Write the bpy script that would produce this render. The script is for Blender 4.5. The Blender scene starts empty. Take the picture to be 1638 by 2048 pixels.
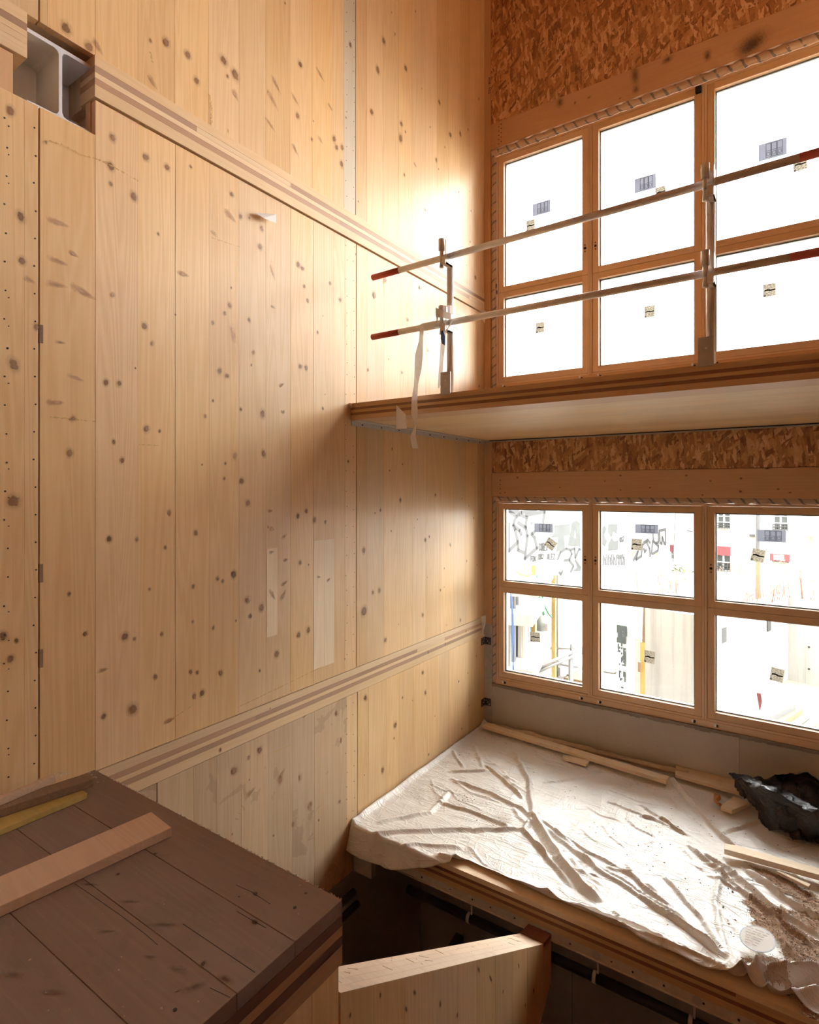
import bpy, math, random
from mathutils import Vector, Matrix, noise as mnoise
R = math.radians
random.seed(7)
C = bpy.context.scene.collection
SC = bpy.context.scene

# ------------------------------------------------------------------ camera, sky, exposure
F_PX, HOR_Y, YAW = 1153.25, 980.3, R(34.234)
CAM = Vector((3.1, -6.132, 2.775))
cd = bpy.data.cameras.new('camera')
cd.sensor_width = 36.0
cd.lens = F_PX * 36.0 / 2048.0
cd.shift_y = -(1024.0 - HOR_Y) / 2048.0
cd.clip_start, cd.clip_end = 0.05, 300
cam = bpy.data.objects.new('camera', cd)
C.objects.link(cam)
cam.location = CAM
cam.rotation_euler = (R(90), 0, YAW)
SC.camera = cam

w = bpy.data.worlds.new('overcast_sky')
SC.world = w
w.use_nodes = True
wn = w.node_tree
bg = wn.nodes['Background']
bg.inputs['Color'].default_value = (1.0, 0.99, 0.975, 1)
bg.inputs['Strength'].default_value = 1.0

SC.view_settings.view_transform = 'Standard'
SC.view_settings.look = 'None'
SC.view_settings.gamma = 1.0
SC.view_settings.use_curve_mapping = False
SC.view_settings.exposure = 4.6
SC.cycles.max_bounces = 14
SC.cycles.diffuse_bounces = 9
SC.cycles.transparent_max_bounces = 16
SC.cycles.sample_clamp_indirect = 6.0
SC.cycles.use_denoising = True

# ------------------------------------------------------------------ photograph pixel -> point on a known real plane
_v = Vector((-math.sin(YAW), math.cos(YAW), 0))
_r = Vector((math.cos(YAW), math.sin(YAW), 0))
def ray(x, y):
    return _v + _r * ((x - 819) / F_PX) - Vector((0, 0, 1)) * ((y - HOR_Y) / F_PX)
def at_x(x, y, X=0.0):
    d = ray(x, y); return CAM + d * ((X - CAM.x) / d.x)
def at_y(x, y, Y=0.0):
    d = ray(x, y); return CAM + d * ((Y - CAM.y) / d.y)
def at_z(x, y, Z=0.0):
    d = ray(x, y); return CAM + d * ((Z - CAM.z) / d.z)
def at_plane(x, y, p, n):
    d = ray(x, y); return CAM + d * ((p - CAM).dot(n) / d.dot(n))

# ------------------------------------------------------------------ materials
class NT:
    def __init__(s, name):
        s.m = bpy.data.materials.new(name); s.m.use_nodes = True
        s.t = s.m.node_tree; s.n = s.t.nodes; s.l = s.t.links
        s.b = s.n['Principled BSDF']
    def add(s, typ, **kw):
        o = s.n.new(typ)
        for k, v in kw.items():
            if k.startswith('i_'):
                key = k[2:]
                key = int(key) if key.isdigit() else key.replace('_', ' ')
                if hasattr(v, 'is_linked') or isinstance(v, bpy.types.NodeSocket): s.l.new(v, o.inputs[key])
                else: o.inputs[key].default_value = v
            else: setattr(o, k, v)
        return o
    def math(s, op, a, b=None, c=None, clamp=False):
        o = s.n.new('ShaderNodeMath'); o.operation = op; o.use_clamp = clamp
        for i, v in enumerate((a, b, c)):
            if v is None: continue
            if isinstance(v, bpy.types.NodeSocket): s.l.new(v, o.inputs[i])
            else: o.inputs[i].default_value = v
        return o.outputs[0]
    def mix(s, f, a, b, mode='MIX'):
        o = s.n.new('ShaderNodeMix'); o.data_type = 'RGBA'; o.blend_type = mode
        for k, v in ((0, f), (6, a), (7, b)):
            if isinstance(v, bpy.types.NodeSocket): s.l.new(v, o.inputs[k])
            elif k == 0: o.inputs[0].default_value = v
            else: o.inputs[k].default_value = (v[0], v[1], v[2], 1)
        return o.outputs[2]
    def ramp(s, f, stops):
        o = s.n.new('ShaderNodeValToRGB'); s.l.new(f, o.inputs[0])
        e = o.color_ramp.elements
        while len(e) < len(stops): e.new(0.5)
        for i, (p, c) in enumerate(stops):
            e[i].position = p; e[i].color = (c[0], c[1], c[2], 1) if hasattr(c, '__len__') else (c, c, c, 1)
        return o.outputs[0]
    def coords(s, scale=(1, 1, 1), rot=(0, 0, 0), rnd=True):
        tc = s.add('ShaderNodeTexCoord')
        v = tc.outputs['Object']
        if rnd:
            oi = s.add('ShaderNodeObjectInfo')
            sc = s.add('ShaderNodeVectorMath', operation='SCALE'); sc.inputs[0].default_value = (37.1, 61.7, 23.3); s.l.new(oi.outputs['Random'], sc.inputs['Scale'])
            ad = s.add('ShaderNodeVectorMath', operation='ADD'); s.l.new(v, ad.inputs[0]); s.l.new(sc.outputs[0], ad.inputs[1]); v = ad.outputs[0]
        mp = s.add('ShaderNodeMapping'); s.l.new(v, mp.inputs[0])
        mp.inputs['Scale'].default_value = scale; mp.inputs['Rotation'].default_value = rot
        return mp.outputs[0]
    def noise(s, vec, scale, detail=2, rough=.5, dist=0):
        o = s.add('ShaderNodeTexNoise'); s.l.new(vec, o.inputs['Vector'])
        o.inputs['Scale'].default_value = scale; o.inputs['Detail'].default_value = detail
        o.inputs['Roughness'].default_value = rough; o.inputs['Distortion'].default_value = dist
        return o.outputs['Fac']
    def voro(s, vec, scale, rand=1.0, out='Distance', feature='F1'):
        o = s.add('ShaderNodeTexVoronoi', feature=feature); s.l.new(vec, o.inputs['Vector'])
        o.inputs['Scale'].default_value = scale; o.inputs['Randomness'].default_value = rand
        return o.outputs[out]
    def base(s, c):
        if isinstance(c, bpy.types.NodeSocket): s.l.new(c, s.b.inputs['Base Color'])
        else: s.b.inputs['Base Color'].default_value = (c[0], c[1], c[2], 1)
    def rough(s, v, spec=None):
        if isinstance(v, bpy.types.NodeSocket): s.l.new(v, s.b.inputs['Roughness'])
        else: s.b.inputs['Roughness'].default_value = v
        if spec is not None: s.b.inputs['Specular IOR Level'].default_value = spec
    def bump(s, h, strength=.2, dist=.002):
        o = s.add('ShaderNodeBump'); s.l.new(h, o.inputs['Height'])
        o.inputs['Strength'].default_value = strength; o.inputs['Distance'].default_value = dist
        s.l.new(o.outputs[0], s.b.inputs['Normal'])

def wood(name, light, dark, axis='Z', rough=.5, tint=.10, ring=.55, knots=.0, knot_col=(.16, .07, .03), stain=0.0, spec=.4):
    m = NT(name)
    al = {'X': (.045, 1, 1), 'Y': (1, .045, 1), 'Z': (1, 1, .045)}[axis]
    v = m.coords(al)
    n1 = m.noise(v, 7, 2, .45, .25)
    rings = m.math('MULTIPLY_ADD', m.math('SINE', m.math('MULTIPLY', n1, 85)), .5, .5)
    fine = m.noise(m.coords(tuple(a if a == 1 else .02 for a in al)), 170, 2, .6)
    blot = m.noise(m.coords(tuple(1 if a == 1 else .25 for a in al)), 2.2, 2)
    f = m.math('MULTIPLY', rings, .22 * ring / .55)
    f = m.math('ADD', f, m.math('MULTIPLY', fine, .42))
    f = m.math('ADD', f, m.math('MULTIPLY', blot, .5))
    f = m.math('SUBTRACT', f, .18, clamp=True)
    col = m.mix(f, light, dark)
    if knots > 0:
        kv = m.coords(tuple(1 if a == 1 else .45 for a in al))
        d = m.voro(kv, 4.2)
        cellr = m.voro(kv, 4.2, out='Color')
        sep = m.add('ShaderNodeSeparateColor'); m.l.new(cellr, sep.inputs[0])
        gate = m.math('LESS_THAN', sep.outputs[0], knots)
        size = m.math('MULTIPLY_ADD', sep.outputs[1], .05, .025)
        k = m.math('SUBTRACT', 1.0, m.math('DIVIDE', d, size), clamp=True)
        k = m.math('MULTIPLY', m.math('MULTIPLY', k, 3, clamp=True), gate)
        col = m.mix(m.math('MULTIPLY', k, .8), col, knot_col)
    oi = m.add('ShaderNodeObjectInfo')
    val = m.math('MULTIPLY_ADD', oi.outputs['Random'], 2 * tint, 1 - tint)
    hs = m.add('ShaderNodeHueSaturation'); m.l.new(col, hs.inputs['Color']); m.l.new(val, hs.inputs['Value'])
    hs.inputs['Hue'].default_value = .5
    r2 = m.math('FRACT', m.math('MULTIPLY', oi.outputs['Random'], 17.3))
    m.l.new(m.math('MULTIPLY_ADD', r2, .13, .96), hs.inputs['Saturation'])
    col = hs.outputs[0]
    if stain > 0:
        sv = m.coords((1, 1, 1))
        s1 = m.noise(sv, 2.6, 4, .65, .6)
        col = m.mix(m.math('MULTIPLY', m.math('GREATER_THAN', s1, .6), stain), col, tuple(c * .45 for c in dark))
    m.base(col)
    m.rough(m.math('MULTIPLY_ADD', fine, .2, rough - .1), spec)
    m.bump(m.math('ADD', rings, fine), .12, .0015)
    return m.m

def plain(name, col, rough=.6, metal=0.0, var=.0, scale=8, bump=0.0, spec=None, trans=None):
    m = NT(name)
    if var > 0:
        n = m.noise(m.coords((1, 1, 1)), scale, 4, .6)
        m.base(m.mix(n, tuple(c * (1 - var) for c in col), tuple(min(1, c * (1 + var)) for c in col)))
        if bump: m.bump(n, bump, .004)
    else: m.base(col)
    m.rough(rough, spec); m.b.inputs['Metallic'].default_value = metal
    return m.m

SPR_L, SPR_D = (.79, .570, .325), (.60, .345, .145)
M = {}
M['spruce_z'] = wood('spruce_upright', SPR_L, SPR_D, 'Z', rough=.42, knots=.10, tint=.085)
M['spruce_x'] = wood('spruce_lengthwise', (.82, .61, .345), (.62, .39, .17), 'X', rough=.5, knots=.30, tint=.06)
M['spruce_y'] = wood('spruce_crosswise', SPR_L, SPR_D, 'Y', rough=.5, knots=.05)
M['spruce_pale'] = wood('spruce_pale', (.84, .70, .50), (.70, .52, .32), 'Z', tint=.04)
M['weathered'] = wood('spruce_weathered', (.62, .46, .30), (.42, .27, .15), 'Z', knots=.15, stain=.25)
M['joint_strip'] = wood('greyed_strip', (.62, .55, .42), (.50, .43, .31), 'Z', tint=.02)
M['edge_light_x'] = wood('edge_lamella_light', (.66, .43, .25), (.52, .31, .16), 'X', knots=.06)
M['edge_dark_x'] = wood('edge_lamella_dark', (.30, .15, .08), (.20, .10, .05), 'X', ring=.2)
M['band_light_y'] = wood('band_lamella_light', (.74, .55, .34), (.62, .41, .22), 'Y', knots=.05)
M['band_dark_y'] = wood('band_lamella_dark', (.46, .28, .17), (.34, .20, .12), 'Y', ring=.2, tint=.22)
M['beam'] = wood('header_timber', (.66, .40, .235), (.54, .30, .165), 'X', knots=.10, tint=.03)
M['stud'] = wood('stud_timber', (.70, .45, .26), (.56, .34, .18), 'Z', knots=.1, tint=.03)
M['larch_x'] = wood('larch_rail', (.72, .50, .31), (.60, .385, .215), 'X', rough=.45, tint=.06, ring=.3)
M['larch_z'] = wood('larch_stile', (.72, .50, .31), (.60, .385, .215), 'Z', rough=.45, tint=.06, ring=.3)
M['brown_x'] = wood('brown_coated_board', (.270, .188, .145), (.215, .145, .110), 'X', rough=.62, tint=.07, ring=.7, knots=.05, knot_col=(.05, .025, .015), stain=.12)
M['rough_board'] = wood('rough_sawn_board', (.62, .43, .28), (.46, .30, .18), 'Y', rough=.7, stain=.12)
M['rough_board_x'] = wood('sawn_plank', (.84, .70, .52), (.70, .54, .37), 'X', rough=.7, stain=.1, knots=.05)
M['yellow_board'] = wood('yellow_shuttering', (.56, .40, .13), (.42, .28, .08), 'Y', rough=.5)
M['old_board'] = wood('old_brown_board', (.30, .19, .11), (.18, .11, .065), 'Y', rough=.8, stain=.3)
M['red_block'] = wood('red_brown_endgrain', (.26, .11, .06), (.15, .065, .04), 'X', rough=.8)
M['endgrain'] = wood('panel_top_endgrain', (.74, .60, .46), (.60, .45, .32), 'X', rough=.75, stain=.12)

def osb():
    m = NT('osb_strands')
    cols = [(0, (.24, .10, .045)), (.3, (.42, .195, .085)), (.55, (.53, .265, .12)), (.8, (.66, .37, .185)), (1, (.78, .50, .29))]
    res = None; hs = []
    for i, (ang, sc) in enumerate(((R(78), 34), (R(112), 30), (R(35), 32), (R(95), 40))):
        mp = m.coords((1, 1, 1), (0, ang, 0), rnd=True)
        st = m.add('ShaderNodeVectorMath', operation='MULTIPLY'); m.l.new(mp, st.inputs[0]); st.inputs[1].default_value = (.24, 1, 1)
        nv = m.add('ShaderNodeTexNoise'); m.l.new(mp, nv.inputs['Vector']); nv.inputs['Scale'].default_value = 20
        ad = m.add('ShaderNodeVectorMath', operation='MULTIPLY_ADD'); m.l.new(nv.outputs['Color'], ad.inputs[0]); ad.inputs[1].default_value = (.02, .02, .02); m.l.new(st.outputs[0], ad.inputs[2])
        c = m.voro(ad.outputs[0], sc, out='Color')
        sep = m.add('ShaderNodeSeparateColor'); m.l.new(c, sep.inputs[0])
        fib = m.noise(st.outputs[0], 130, 2)
        t = m.math('MULTIPLY_ADD', m.math('SUBTRACT', fib, .5), .5, sep.outputs[0], clamp=True)
        col = m.ramp(t, cols)
        hs.append(sep.outputs[1])
        if res is None: res, h = col, sep.outputs[1]
        else:
            g = m.math('GREATER_THAN', sep.outputs[2], .58)
            res = m.mix(g, res, col)
    dk = m.noise(m.coords((2.2, 1, .6), rnd=False), 30, 3, .7)
    res = m.mix(m.math('MULTIPLY', m.math('GREATER_THAN', dk, .66), .7), res, (.09, .035, .015))
    m.base(res); m.rough(.6); m.bump(hs[1], .35, .003)
    return m.m
M['osb'] = osb()

def concrete(name, a, b, wet=False):
    m = NT(name)
    v = m.coords((1, 1, 1), rnd=False)
    n = m.noise(v, 3.5, 6, .65, .3); f = m.noise(v, 60, 3)
    col = m.mix(m.math('MULTIPLY_ADD', f, .3, m.math('MULTIPLY', n, .75), clamp=True), a, b)
    pits = m.voro(v, 22); p2 = m.voro(v, 22, out='Color')
    sp = m.add('ShaderNodeSeparateColor'); m.l.new(p2, sp.inputs[0])
    pk = m.math('MULTIPLY', m.math('LESS_THAN', pits, .09), m.math('LESS_THAN', sp.outputs[0], .3))
    col = m.mix(m.math('MULTIPLY', pk, .6), col, tuple(c * .45 for c in a))
    if wet:
        st = m.noise(m.coords((5, 5, .25), rnd=False), 1.6, 3, .6)
        col = m.mix(m.math('MULTIPLY', m.math('SUBTRACT', st, .5, clamp=True), 2.6, clamp=True), col, tuple(c * .55 for c in a))
    m.base(col); m.rough(.8); m.bump(m.math('SUBTRACT', n, pk), .25, .006)
    return m.m
M['concrete'] = concrete('cast_concrete', (.40, .36, .31), (.56, .51, .44))
M['mortar'] = plain('wet_mortar', (.26, .225, .19), .9, var=.3, scale=30, bump=.6)
M['site_concrete'] = concrete('site_concrete', (.30, .305, .30), (.41, .41, .40), wet=True)
M['dark_concrete'] = plain('basement_concrete', (.33, .31, .29), .8, var=.15, scale=2)
M['steel'] = plain('galvanised_steel', (.68, .65, .62), .40, .18, var=.2, scale=14)
M['steel_plate'] = plain('dull_steel_plate', (.46, .43, .40), .55, .2, var=.25, scale=20)
M['steel_dark'] = plain('dark_steel', (.10, .10, .105), .5, .5, var=.2)
M['red_paint'] = plain('red_paint', (.42, .055, .035), .5, var=.3, scale=40)
M['beam_paint'] = plain('grey_primer', (.66, .67, .69), .5, var=.08, scale=12)
M['white_paint'] = plain('white_plate', (.86, .87, .88), .6, var=.05)
M['profile'] = plain('pale_profile', (.56, .50, .44), .6, .1, var=.2, scale=25)
M['black_pipe'] = plain('black_insulation', (.022, .021, .021), .55)
M['black'] = plain('black_rubber', (.012, .012, .012), .6)


M['blue'] = plain('blue_tape', (.03, .11, .40), .5)
M['white_plastic'] = plain('white_plastic_clip', (.78, .78, .76), .4)
M['spacer'] = plain('glazing_spacer', (.13, .13, .13), .4, .6)
M['alu'] = plain('white_aluminium', (.74, .74, .71), .45)
M['ink'] = plain('printed_ink', (.05, .045, .05), .7)
def lucent(name, col, f):
    m = NT(name); m.base(col); m.rough(.6)
    t = m.add('ShaderNodeBsdfTranslucent'); t.inputs[0].default_value = (*col, 1); mx = m.add('ShaderNodeMixShader'); mx.inputs[0].default_value = f
    m.l.new(m.b.outputs[0], mx.inputs[1]); m.l.new(t.outputs[0], mx.inputs[2]); m.l.new(mx.outputs[0], m.n['Material Output'].inputs[0]); return m.m
M['ribbon'] = lucent('white_webbing', (.86, .84, .80), .35)
M['paper'] = lucent('white_paper', (.88, .86, .83), .3)
M['sticker_grey'] = lucent('grey_film', (.33, .335, .37), .8)
M['sticker_ink'] = plain('drawing_ink', (.06, .06, .085), .6)
M['sticker_paper'] = lucent('beige_label', (.44, .41, .36), .8)
M['orange_paper'] = plain('orange_brown_paper', (.50, .22, .06), .6, var=.4, scale=30)
M['render_white'] = plain('white_render', (.40, .395, .385), .9, var=.05, scale=1.5)
M['facade'] = plain('cream_render', (.42, .395, .355), .9, var=.06, scale=1.0)
M['stone_quoin'] = plain('quoin_stone', (.25, .19, .145), .9, var=.15, scale=2)
M['graffiti_grey'] = plain('grey_paint', (.060, .064, .064), .8, var=.35, scale=3)
M['graffiti_line'] = plain('dark_spray_line', (.050, .050, .053), .8)
M['graffiti_pale'] = plain('pale_spray_fill', (.16, .165, .168), .8, var=.15)
M['graffiti_blue'] = plain('blue_spray', (.10, .19, .30), .8)
M['graffiti_orange'] = plain('orange_spray', (.34, .20, .08), .8)
M['graffiti_white'] = plain('white_spray', (.74, .74, .73), .8)
M['ground'] = plain('sandy_ground', (.25, .225, .185), .95, var=.2, scale=1.2)
M['window_dark'] = plain('dark_window_glass', (.035, .042, .040), .15, var=.5, scale=3)
M['shutter_white'] = plain('white_casement', (.42, .42, .415), .6)
M['awning'] = plain('wine_red_awning', (.13, .030, .035), .7)
M['sign_white'] = plain('sign_letter', (.8, .78, .74), .6)
M['iron'] = plain('wrought_iron', (.03, .03, .03), .6)
M['zinc'] = plain('zinc_downpipe', (.085, .085, .09), .5, .3)
M['yellow'] = plain('yellow_prop', (.36, .25, .075), .6, var=.2)
M['blue_strap'] = plain('blue_strap', (.035, .11, .34), .6)
M['green_hose'] = plain('green_hose', (.06, .21, .11), .5)
M['glaze'] = plain('blue_grey_glazing', (.125, .145, .150), .12, var=.2, scale=.7)
M['bitumen'] = plain('bitumen', (.020, .027, .026), .7, var=.3, scale=5)
M['leaf'] = plain('leaf', (.085, .11, .04), .7, var=.4)
M['rebar'] = plain('rusty_rebar', (.17, .11, .08), .8)
M['site_board'] = plain('site_board', (.15, .10, .055), .8, var=.3, scale=6)
M['site_panel'] = plain('site_panel', (.085, .09, .095), .6, var=.3, scale=6)
M['site_pale'] = plain('site_pale', (.17, .17, .15), .8, var=.2)
M['galv_out'] = plain('galvanised_tube', (.20, .20, .20), .4, .5)

def glass():
    m = NT('window_glass'); m.n.remove(m.b)
    t = m.add('ShaderNodeBsdfTransparent'); t.inputs[0].default_value = (.96, .975, .965, 1)
    g = m.add('ShaderNodeBsdfGlossy'); g.inputs['Roughness'].default_value = .02
    fr = m.add('ShaderNodeFresnel'); fr.inputs[0].default_value = 1.35
    mx = m.add('ShaderNodeMixShader'); m.l.new(fr.outputs[0], mx.inputs[0]); m.l.new(t.outputs[0], mx.inputs[1]); m.l.new(g.outputs[0], mx.inputs[2])
    m.l.new(mx.outputs[0], m.n['Material Output'].inputs[0])
    return m.m
M['glass'] = glass()

def film_seal():
    m = NT('printed_seal_film')
    tc = m.add('ShaderNodeTexCoord'); uv = tc.outputs['UV']
    sp = m.add('ShaderNodeSeparateXYZ'); m.l.new(uv, sp.inputs[0])
    u, v_ = sp.outputs[0], sp.outputs[1]
    n = m.noise(m.coords((1, 1, 1), rnd=False), 25, 3)
    s = m.math('FRACT', m.math('ADD', m.math('MULTIPLY', u, 9.0), m.math('MULTIPLY', v_, .55)))
    band = m.math('MULTIPLY', m.math('LESS_THAN', s, m.math('MULTIPLY_ADD', n, .42, -.02)), m.math('GREATER_THAN', m.noise(m.coords((1, 1, 1), rnd=False), 14, 2), .38))
    col = m.mix(n, (.46, .30, .20), (.60, .46, .35))
    m.base(m.mix(m.math('MULTIPLY', band, .85), col, (.13, .13, .14))); m.rough(.3, .6); m.bump(n, .5, .006)
    return m.m
M['seal'] = film_seal()

def plastic():
    m = NT('milky_plastic_sheet')
    v = m.coords((1, 1, 1), rnd=False)
    dust = m.noise(v, 2.3, 5, .7, .4)
    speck = m.voro(v, 90); sp2 = m.voro(v, 90, out='Color'); sep = m.add('ShaderNodeSeparateColor'); m.l.new(sp2, sep.inputs[0])
    col = m.mix(m.math('MULTIPLY', m.math('SUBTRACT', dust, .50, clamp=True), 1.6, clamp=True), (.74, .71, .665), (.57, .49, .41))
    g = m.math('MULTIPLY', m.math('LESS_THAN', speck, .13), m.math('LESS_THAN', sep.outputs[0], m.math('MULTIPLY', m.math('SUBTRACT', dust, .50, clamp=True), .8)))
    col = m.mix(m.math('MULTIPLY', g, .8), col, (.18, .12, .08))
    m.base(col); m.rough(.34, .5)
    def folds(sc, rot, s_):
        n = m.noise(m.coords(sc, (0, 0, rot), rnd=False), s_, 2, .5, 1.6)
        return m.math('POWER', m.math('SUBTRACT', 1.0, m.math('MULTIPLY', m.math('ABSOLUTE', m.math('SUBTRACT', n, .5)), 2.0)), 20)
    h = m.math('ADD', folds((.55, 2.2, 1), R(40), 3.0), m.math('MULTIPLY', folds((2.0, .6, 1), R(15), 3.6), .7))
    h = m.math('ADD', h, m.math('MULTIPLY', folds((.6, 2.4, 1), R(65), 7.0), .45))
    m.bump(h, .24, .014)
    return m.m
M['plastic'] = plastic()
def black_plastic():
    m = NT('black_plastic_sheet'); v = m.coords((1, 1, 1), rnd=False)
    m.base((.020, .020, .021)); m.rough(m.math('MULTIPLY_ADD', m.noise(v, 8, 3), .2, .25), .6)
    c = m.noise(v, 11, 4, .6, .8); m.bump(m.math('ABSOLUTE', m.math('SUBTRACT', c, .5)), .7, .03)
    return m.m
M['black_plastic'] = black_plastic()
M['sawdust'] = plain('sawdust', (.42, .29, .20), .95, var=.45, scale=45, bump=.8)
M['chip'] = plain('wood_chip', (.46, .31, .20), .9, var=.5, scale=60)
M['grit'] = plain('grit', (.13, .085, .055), .9, var=.4, scale=60)
M['chip_white'] = plain('pale_crumb', (.62, .54, .46), .9, var=.2, scale=60)

def decal(name, core, rim, kind):
    m = NT(name)
    tc = m.add('ShaderNodeTexCoord')
    sp = m.add('ShaderNodeSeparateXYZ'); m.l.new(tc.outputs['UV'], sp.inputs[0])
    x = m.math('MULTIPLY_ADD', sp.outputs[0], 2, -1); y = m.math('MULTIPLY_ADD', sp.outputs[1], 2, -1)
    n = m.noise(m.coords((1, 1, 1), rnd=False), 60, 3, .6)
    if kind == 'knot':
        r = m.math('SQRT', m.math('ADD', m.math('MULTIPLY', x, x), m.math('MULTIPLY', y, y)))
        r = m.math('ADD', r, m.math('MULTIPLY', m.math('SUBTRACT', n, .5), .5))
        a = m.ramp(r, [(.0, .80), (.36, .72), (.50, .22), (.95, 0)])
        rr = m.math('MULTIPLY_ADD', m.math('SINE', m.math('MULTIPLY', r, 42)), .5, .5)
        col = m.mix(m.math('MULTIPLY', rr, .6), core, rim)
    elif kind == 'stain':
        r = m.math('SQRT', m.math('ADD', m.math('MULTIPLY', x, x), m.math('MULTIPLY', y, y)))
        r = m.math('ADD', r, m.math('MULTIPLY', m.math('SUBTRACT', n, .5), .7))
        a = m.ramp(r, [(.0, .75), (.3, .45), (.6, .15), (.95, 0)]); col = m.mix(n, core, rim)
    elif kind == 'flame':       # branch cut lengthwise: wedge from the left rim to a point
        yy = m.math('DIVIDE', y, m.math('MULTIPLY_ADD', x, -.30, .62))
        n2 = m.noise(m.coords((1, 1, 1), rnd=False), 22, 3, .6)
        r = m.math('SQRT', m.math('ADD', m.math('MULTIPLY', m.math('MULTIPLY', x, x), .85), m.math('MULTIPLY', yy, yy)))
        r = m.math('ADD', r, m.math('MULTIPLY', m.math('SUBTRACT', n2, .5), 1.1))
        a = m.ramp(r, [(.0, .62), (.45, .42), (.75, .16), (.95, 0)])
        col = m.mix(n, core, rim)
    else:                       # glue smear
        a = m.math('MULTIPLY', m.math('GREATER_THAN', m.math('SUBTRACT', n, m.math('MULTIPLY', m.math('ABSOLUTE', y), .35)), .42), .75)
        col = m.mix(n, core, rim)
    m.base(col); m.rough(.5)
    t = m.add('ShaderNodeBsdfTransparent'); mx = m.add('ShaderNodeMixShader')
    m.l.new(a, mx.inputs[0]); m.l.new(t.outputs[0], mx.inputs[1]); m.l.new(m.b.outputs[0], mx.inputs[2])
    m.l.new(mx.outputs[0], m.n['Material Output'].inputs[0])
    return m.m
M['knot'] = decal('knot', (.24, .11, .05), (.40, .21, .10), 'knot')
M['flame'] = decal('branch_flame', (.40, .21, .10), (.56, .34, .18), 'flame')
M['glue'] = decal('glue_smear', (.62, .36, .09), (.70, .46, .16), 'glue')

# ------------------------------------------------------------------ building helpers
WL = {}
def wl(o): return WL.get(o.name, Vector((0, 0, 0))) if o else Vector((0, 0, 0))
def tag(o, label=None, cat=None, group=None, kind=None):
    for k, v in (('label', label), ('category', cat), ('group', group), ('kind', kind)):
        if v: o[k] = v
    return o
def empty(name, loc, label=None, cat=None, group=None, kind=None, parent=None):
    o = bpy.data.objects.new(name, None); C.objects.link(o); o.empty_display_size = .1
    loc = Vector(loc); WL[o.name] = loc; o.parent = parent; o.location = loc - wl(parent)
    return tag(o, label, cat, group, kind)
def mesh(name, vs, fs, mats, parent=None, mi=None, smooth=False, uv=None, center=True):
    vs = [Vector(v) for v in vs]
    lo = Vector((min(v[i] for v in vs) for i in range(3))); hi = Vector((max(v[i] for v in vs) for i in range(3)))
    c = (lo + hi) / 2 if center else Vector((0, 0, 0))
    me = bpy.data.meshes.new(name); me.from_pydata([v - c for v in vs], [], fs)
    for m_ in (mats if isinstance(mats, (list, tuple)) else [mats]): me.materials.append(M[m_] if isinstance(m_, str) else m_)
    if mi: me.polygons.foreach_set('material_index', mi)
    if smooth: me.polygons.foreach_set('use_smooth', [True] * len(fs))
    if uv:
        l = me.uv_layers.new(name='UVMap')
        for i, u in enumerate(uv): l.data[i].uv = u
    me.update()
    o = bpy.data.objects.new(name, me); C.objects.link(o)
    WL[o.name] = c; o.parent = parent; o.location = c - wl(parent)
    return o
class B:                        # collects shapes into one mesh
    def __init__(s): s.v = []; s.f = []; s.m = []
    def add(s, vs, fs, mi=0):
        k = len(s.v); s.v += [Vector(v) for v in vs]; s.f += [[i + k for i in f] for f in fs]; s.m += [mi] * len(fs); return s
    def box(s, x0, x1, y0, y1, z0, z1, mi=0):
        return s.add([(x, y, z) for z in (z0, z1) for y in (y0, y1) for x in (x0, x1)],
                     [(0, 2, 3, 1), (4, 5, 7, 6), (0, 1, 5, 4), (2, 6, 7, 3), (0, 4, 6, 2), (1, 3, 7, 5)], mi)
    def hexa(s, p, mi=0):       # p: 4 bottom, 4 top, both counter-clockwise from above
        return s.add(p, [(3, 2, 1, 0), (4, 5, 6, 7), (0, 1, 5, 4), (1, 2, 6, 5), (2, 3, 7, 6), (3, 0, 4, 7)], mi)
    def tube(s, a, b, r, n=12, r2=None, mi=0, caps=True):
        a, b = Vector(a), Vector(b); d = (b - a).normalized()
        u = d.orthogonal().normalized(); w_ = d.cross(u); r2 = r if r2 is None else r2
        vs = [a + (u * math.cos(t) + w_ * math.sin(t)) * r for t in (2 * math.pi * i / n for i in range(n))]
        vs += [b + (u * math.cos(t) + w_ * math.sin(t)) * r2 for t in (2 * math.pi * i / n for i in range(n))]
        fs = [(i, (i + 1) % n, n + (i + 1) % n, n + i) for i in range(n)]
        if caps: fs += [tuple(range(n))[::-1], tuple(range(n, 2 * n))]
        return s.add(vs, fs, mi)
    def path(s, pts, r, n=8, mi=0):
        for a, b in zip(pts[:-1], pts[1:]): s.tube(a, b, r, n, mi=mi)
        return s
    def prism(s, poly, off, mi=0):  # poly: 3-D polygon, off: extrusion vector
        n = len(poly); off = Vector(off); poly = [Vector(p) for p in poly]
        return s.add(poly + [p + off for p in poly], [tuple(range(n))[::-1], tuple(range(n, 2 * n))] + [(i, (i + 1) % n, n + (i + 1) % n, n + i) for i in range(n)], mi)
    def out(s, name, mats, parent=None, smooth=False): return mesh(name, s.v, s.f, mats, parent, s.m, smooth)
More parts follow.
